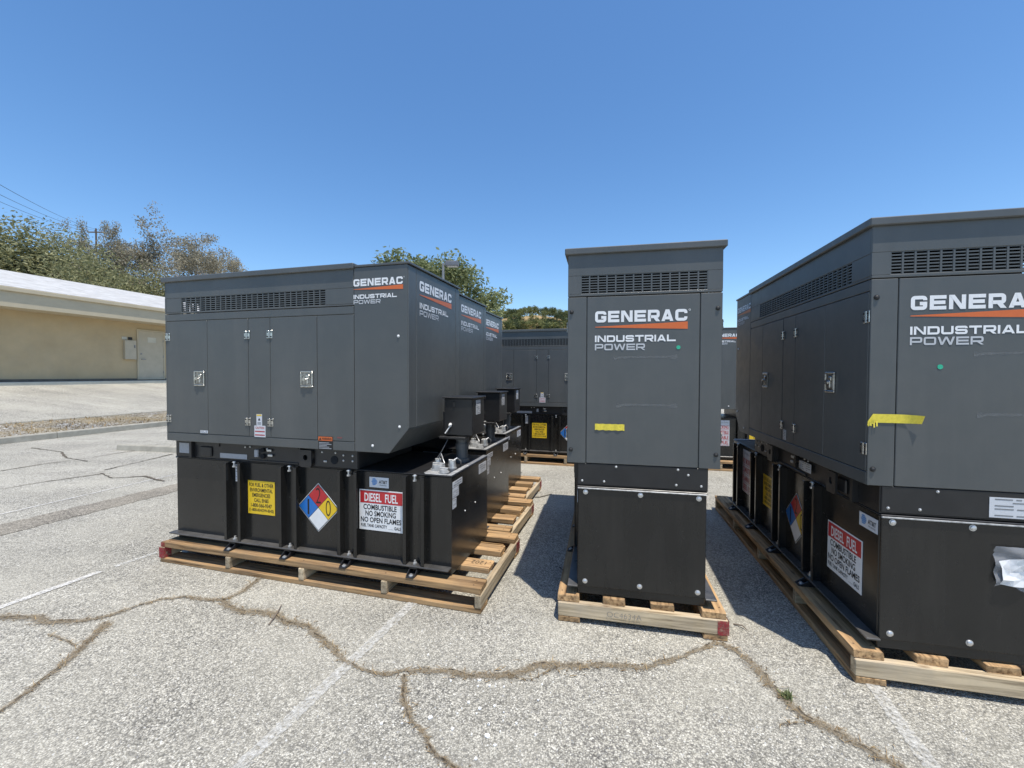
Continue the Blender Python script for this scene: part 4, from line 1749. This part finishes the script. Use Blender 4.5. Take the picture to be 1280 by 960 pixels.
# ------------------------------------------------------------------ trees
def make_tree(name, label, base, height, spread, leaf, nleaf, lsize, seed, trunk_r=.2, first=.25, lean=(0, 0), group=None,
              clump=.55, depth=4, droop=0.0, category='tree', width=None):
    rr = random.Random(seed)
    rn = np.random.default_rng(seed)
    t = bpy.data.objects.new(name, None)
    col.objects.link(t)
    t.location = base
    mb = MB()
    tips = []

    def grow(p, d, ln, r, lev):
        n = 4
        pts, rs = [p.copy()], [r]
        q, dd_ = p.copy(), d.copy()
        for i in range(n):
            dd_ = (dd_ + Vector((rr.uniform(-.25, .25), rr.uniform(-.25, .25), rr.uniform(-.1, .2) - droop * lev * .1))).normalized()
            q = q + dd_ * (ln / n)
            pts.append(q.copy())
            rs.append(r * (1 - .45 * (i + 1) / n))
        mb.tube(pts, rs, 6 if lev < 2 else 4)
        if lev >= 2:
            tips.extend(pts[2:])
        if lev >= depth:
            tips.append(q)
            return
        kids = 3 if lev < 2 else 2 + (rr.random() < .5)
        for k in range(kids):
            a = rr.uniform(0, 6.283) if lev else (6.283 * k / kids + rr.uniform(-.4, .4))
            tilt = rr.uniform(.35, .95)
            side = dd_.orthogonal().normalized()
            side.rotate(Matrix.Rotation(a, 3, dd_))
            nd = (dd_ * math.cos(tilt) + side * math.sin(tilt) * spread).normalized()
            st = pts[rr.choice((2, 3, 4))]
            grow(st, nd, ln * rr.uniform(.62, .85), rs[-1] * rr.uniform(.6, .8), lev + 1)
    tot = sum(.75 ** i for i in range(depth + 1))
    ln0 = height / tot * 1.12
    grow(Vector((0, 0, 0)), Vector((lean[0], lean[1], 1)).normalized(), ln0, trunk_r, 0)
    part('trunk', mb, 'bark', t)
    T = np.array([p[:] for p in tips])
    # keep within the stated height
    zmax = T[:, 2].max()
    idx = rn.integers(0, len(T), nleaf)
    wts = rn.random(len(T)) ** 1.5
    idx = rn.choice(len(T), nleaf, p=wts / wts.sum())
    c = T[idx] + np.clip(rn.normal(0, clump, (nleaf, 3)), -1.7 * clump, 1.7 * clump) * np.array([1, 1, .8])
    c[:, 2] = np.maximum(c[:, 2], first * height * .6)
    a = rn.normal(size=(nleaf, 3))
    a /= np.linalg.norm(a, axis=1)[:, None]
    b = np.cross(a, rn.normal(size=(nleaf, 3)))
    b /= np.linalg.norm(b, axis=1)[:, None]
    s = lsize * rn.uniform(.5, 1.3, nleaf)[:, None]
    V = np.stack([c - a * s, c + b * s * .45, c + a * s, c - b * s * .45], 1).reshape(-1, 3)
    F = np.arange(nleaf * 4).reshape(-1, 4)
    sc = height / np.percentile(c[:, 2], 99.3)
    sx = sc
    if width:
        sx = width / (np.percentile(c[:, 0], 96) - np.percentile(c[:, 0], 4))
    me = bpy.data.meshes.new('crown')
    me.from_pydata(V.tolist(), [], F.tolist())
    me.materials.append(M[leaf])
    me.update()
    link('crown', me, t)
    t.location.x -= float(c[:, 0].mean()) * sx
    t.location.y -= float(c[:, 1].mean()) * sx
    t.scale = (sx, sx, sc)
    tag(t, label, category, group)
    return t


def tree_at(px, ytop, Y, zb, **k):
    p = at(px, ytop, Y)
    return make_tree(base=(p.x, p.y, zb), height=p.z - zb, **k)


GB = 1.2
tree_at(112, 276, 33, GB, name='tree', label='thin crowned brownish tree behind the office roof, left of the wide dry one', spread=.9, width=5.6,
        leaf='leaf_dry', nleaf=30000, lsize=.08, seed=11, trunk_r=.28, clump=.22, depth=6, group='trees behind the office')
tree_at(214, 278, 35, GB, name='tree', label='wide dry brown tree with open branches above the left unit roof', spread=1.15, width=7.6,
        leaf='leaf_dry', nleaf=38000, lsize=.08, seed=23, trunk_r=.34, clump=.24, depth=6, group='trees behind the office')
tree_at(15, 292, 30, GB, name='tree', label='dense olive green tree behind the office at the left edge', spread=1.2, width=8.5,
        leaf='leaf_olive', nleaf=60000, lsize=.09, seed=5, trunk_r=.25, clump=.9, depth=4, group='trees behind the office')
tree_at(-75, 268, 33, GB, name='tree', label='olive green tree mostly beyond the left edge of the picture', spread=1.2, width=8,
        leaf='leaf_olive', nleaf=30000, lsize=.09, seed=8, trunk_r=.25, clump=.9, depth=4, group='trees behind the office')
for (px, yt, Y, sd_, lab) in ((118, 322, 31, 31, 'low olive shrub behind the office roof, under the thin brownish tree'),
                              (172, 330, 31, 32, 'low olive shrub behind the office roof beside the left unit'),
                              (70, 305, 31, 34, 'olive shrub rising behind the office roof near the left edge')):
    tree_at(px, yt, Y, GB, name='shrub', label=lab, spread=1.3, leaf='leaf_olive', nleaf=24000, lsize=.085, seed=sd_, trunk_r=.12, clump=.8, width=4.2,
            depth=3, first=.1, group='shrubs behind the office', category='shrub')
tree_at(537, 340, 27, 0, name='tree', label='leafy grey-green tree behind the left row beside the lamp post', spread=1.25, width=6.4,
        leaf='leaf_pale', nleaf=34000, lsize=.09, seed=47, trunk_r=.2, clump=.27, depth=5)

# ------------------------------------------------------------------ lamp post
lp = bpy.data.objects.new('lamp_post', None)
col.objects.link(lp)
p = at(554, 329, 19)
lp.location = (p.x, p.y, 0)
H = p.z
part('pole', MB().cyl((0, 0, 0), 2, .09, H - .05, 12, .055), 'galv', lp)
part('base', MB().cyl((0, 0, 0), 2, .25, .5, 16, .24), 'concrete', lp)
hd = part('lamp_head', MB().box(.1, .7, -.17, .17, H - .14, H + .08, .03), 'lamp', lp)
part('lens', MB().box(.2, .64, -.12, .12, H - .16, H - .141), 'lightgrey', hd)
part('arm', MB().box(-.05, .13, -.04, .04, H - .08, H - .01), 'galv', lp)
tag(lp, 'grey parking lot lamp post with box head above the left row', 'lamp post')

# ------------------------------------------------------------------ power line at the left
def utility_pole(px, py, Y, label):
    p = at(px, py, Y)
    o = bpy.data.objects.new('utility_pole', None)
    col.objects.link(o)
    o.location = (p.x, p.y, GB)
    h = p.z - GB
    part('pole', MB().cyl((0, 0, 0), 2, .16, h + .5, 10, .1), 'timber', o)
    ca = part('crossarm', MB().box(-1.2, 1.2, -.07, .07, h - .1, h + .05, .01), 'timber', o)
    ends = []
    for x in (-1.1, .0, 1.1):
        yy = -.16 if x == 0 else 0
        part('insulator', MB().cyl((x, yy, h + .05), 2, .05, .16, 8, .035), 'lamp', ca)
        ends.append(p + Vector((x, yy, .2)))
    tag(o, label, 'utility pole')
    return ends


e1 = utility_pole(-30, 232, 24, 'timber utility pole just past the left edge carrying the wires')
e2 = utility_pole(120, 290, 60, 'distant timber utility pole hidden in the trees behind the office')
for i, (a, b) in enumerate(zip(e1, e2)):
    pts = []
    for k in range(17):
        t = k / 16
        q = a.lerp(b, t)
        q.z -= 1.2 * 4 * t * (1 - t) * .4
        pts.append(q)
    tag(part('power_line', MB().tube(pts, .014, 5), 'wire'), ('lowest of three thin overhead wires', 'middle of three thin overhead wires', 'uppermost of three thin overhead wires')[i] + ' running from the left edge into the trees', 'wire', 'overhead wires')

# ------------------------------------------------------------------ far hill and its trees
m = MB()
nx, ny = 40, 14
Yh0, Yh1 = 110, 330


def hillz(x, y):
    f = min(1, max(0, (y - Yh0) / 75))
    f = f * f * (3 - 2 * f)
    crest = 25 - .055 * (x - 10) + 2.2 * math.sin(x * .05 + 1) + 1.2 * math.sin(x * .13)
    side = min(1, max(0, (x + 170) / 60)) * min(1, max(0, (190 - x) / 90))
    back = 1 - .75 * min(1, max(0, (y - 200) / 130))
    return max(-.4, crest * f * side * back - .4)


for i in range(nx + 1):
    for j in range(ny + 1):
        x, y = -190 + 400 * i / nx, Yh0 + (Yh1 - Yh0) * j / ny
        m.v.append((x, y, hillz(x, y)))
m.f = [(i * (ny + 1) + j, (i + 1) * (ny + 1) + j, (i + 1) * (ny + 1) + j + 1, i * (ny + 1) + j + 1) for i in range(nx) for j in range(ny)]
structure('hill', m, 'hill', smooth=True)

kinds = []
for q in range(3):
    nl = 900
    rn = np.random.default_rng(60 + q)
    ctr = rn.normal(0, .28, (14, 3)) * np.array([1, 1, .75]) + np.array([0, 0, .58])
    c = ctr[rn.integers(0, 14, nl)] + rn.normal(0, .1, (nl, 3))
    if q == 2:                                  # cypress
        zz = rn.random(nl)
        c = np.stack([rn.normal(0, .06, nl) * (1.1 - zz), rn.normal(0, .06, nl) * (1.1 - zz), zz * .95 + .05], 1)
    c[:, 2] = np.clip(c[:, 2], .06, 1.1)
    a = rn.normal(size=(nl, 3)); a /= np.linalg.norm(a, axis=1)[:, None]
    b = np.cross(a, rn.normal(size=(nl, 3))); b /= np.linalg.norm(b, axis=1)[:, None]
    s = .05
    V = np.stack([c - a * s, c + b * s * .6, c + a * s, c - b * s * .6], 1).reshape(-1, 3)
    me = bpy.data.meshes.new('crown')
    me.from_pydata(V.tolist(), [], np.arange(nl * 4).reshape(-1, 4).tolist())
    me.materials.append(M[('leaf_green', 'leaf_dark', 'leaf_dark')[q]])
    kinds.append(me)
tr_me = MB().cyl((0, 0, 0), 2, .03, .5, 6, .015).mesh('trunk', 'bark')
HT = [(688, 386, 175, 1, 'tallest dark tree on the far hill left of the middle unit'),
      (703.5, 393, 170, 2, 'left of two slim cypresses on the far hill'), (698.5, 394, 172, 2, 'right of two slim cypresses on the far hill, by the tall tree')]
for k in range(40):
    px = 600 + 115 * (k + rr.random()) / 40
    HT.append((px, rr.uniform(392, 398.5), rr.uniform(172, 196), rr.choice((0, 0, 1)), 'rounded green tree on the far hill crest'))
for k in range(34):
    HT.append((rr.choice((rr.uniform(636, 650), rr.uniform(656, 715), rr.uniform(656, 715))), rr.uniform(401, 405), rr.uniform(150, 168), rr.choice((0, 1)), 'small green bush on the far hill slope'))
for (px, yt, Y, kd, lab) in HT:
    p = at(px, yt, Y)
    zb = hillz(p.x, p.y)
    h = max(3.0, p.z - zb)
    if 'bush' in lab:
        h = min(h, 6.0)
    t = bpy.data.objects.new('hill_tree' if 'bush' not in lab else 'hill_bush', None)
    col.objects.link(t)
    t.location = (p.x, p.y, zb - .1)
    wsc = h * (rr.uniform(1.0, 1.5) if kd != 2 else .9)
    t.scale = (wsc, wsc, h)
    t.rotation_euler = (0, 0, rr.uniform(0, 6))
    link('crown', kinds[kd], t)
    link('trunk', tr_me, t)
    tag(t, lab, 'tree' if 'bush' not in lab else 'bush', 'trees and bushes on the far hill')
p = at(667.5, 381, 180)
zb = hillz(p.x, p.y)
o = part('radio_mast', MB().cyl((0, 0, 0), 2, .22, p.z - zb, 6, .1).box(-.5, .5, -.05, .05, (p.z - zb) * .9, (p.z - zb) * .9 + .15), 'galv')
o.location = (p.x, p.y, zb)
tag(o, 'thin grey mast standing on the far hill', 'mast')
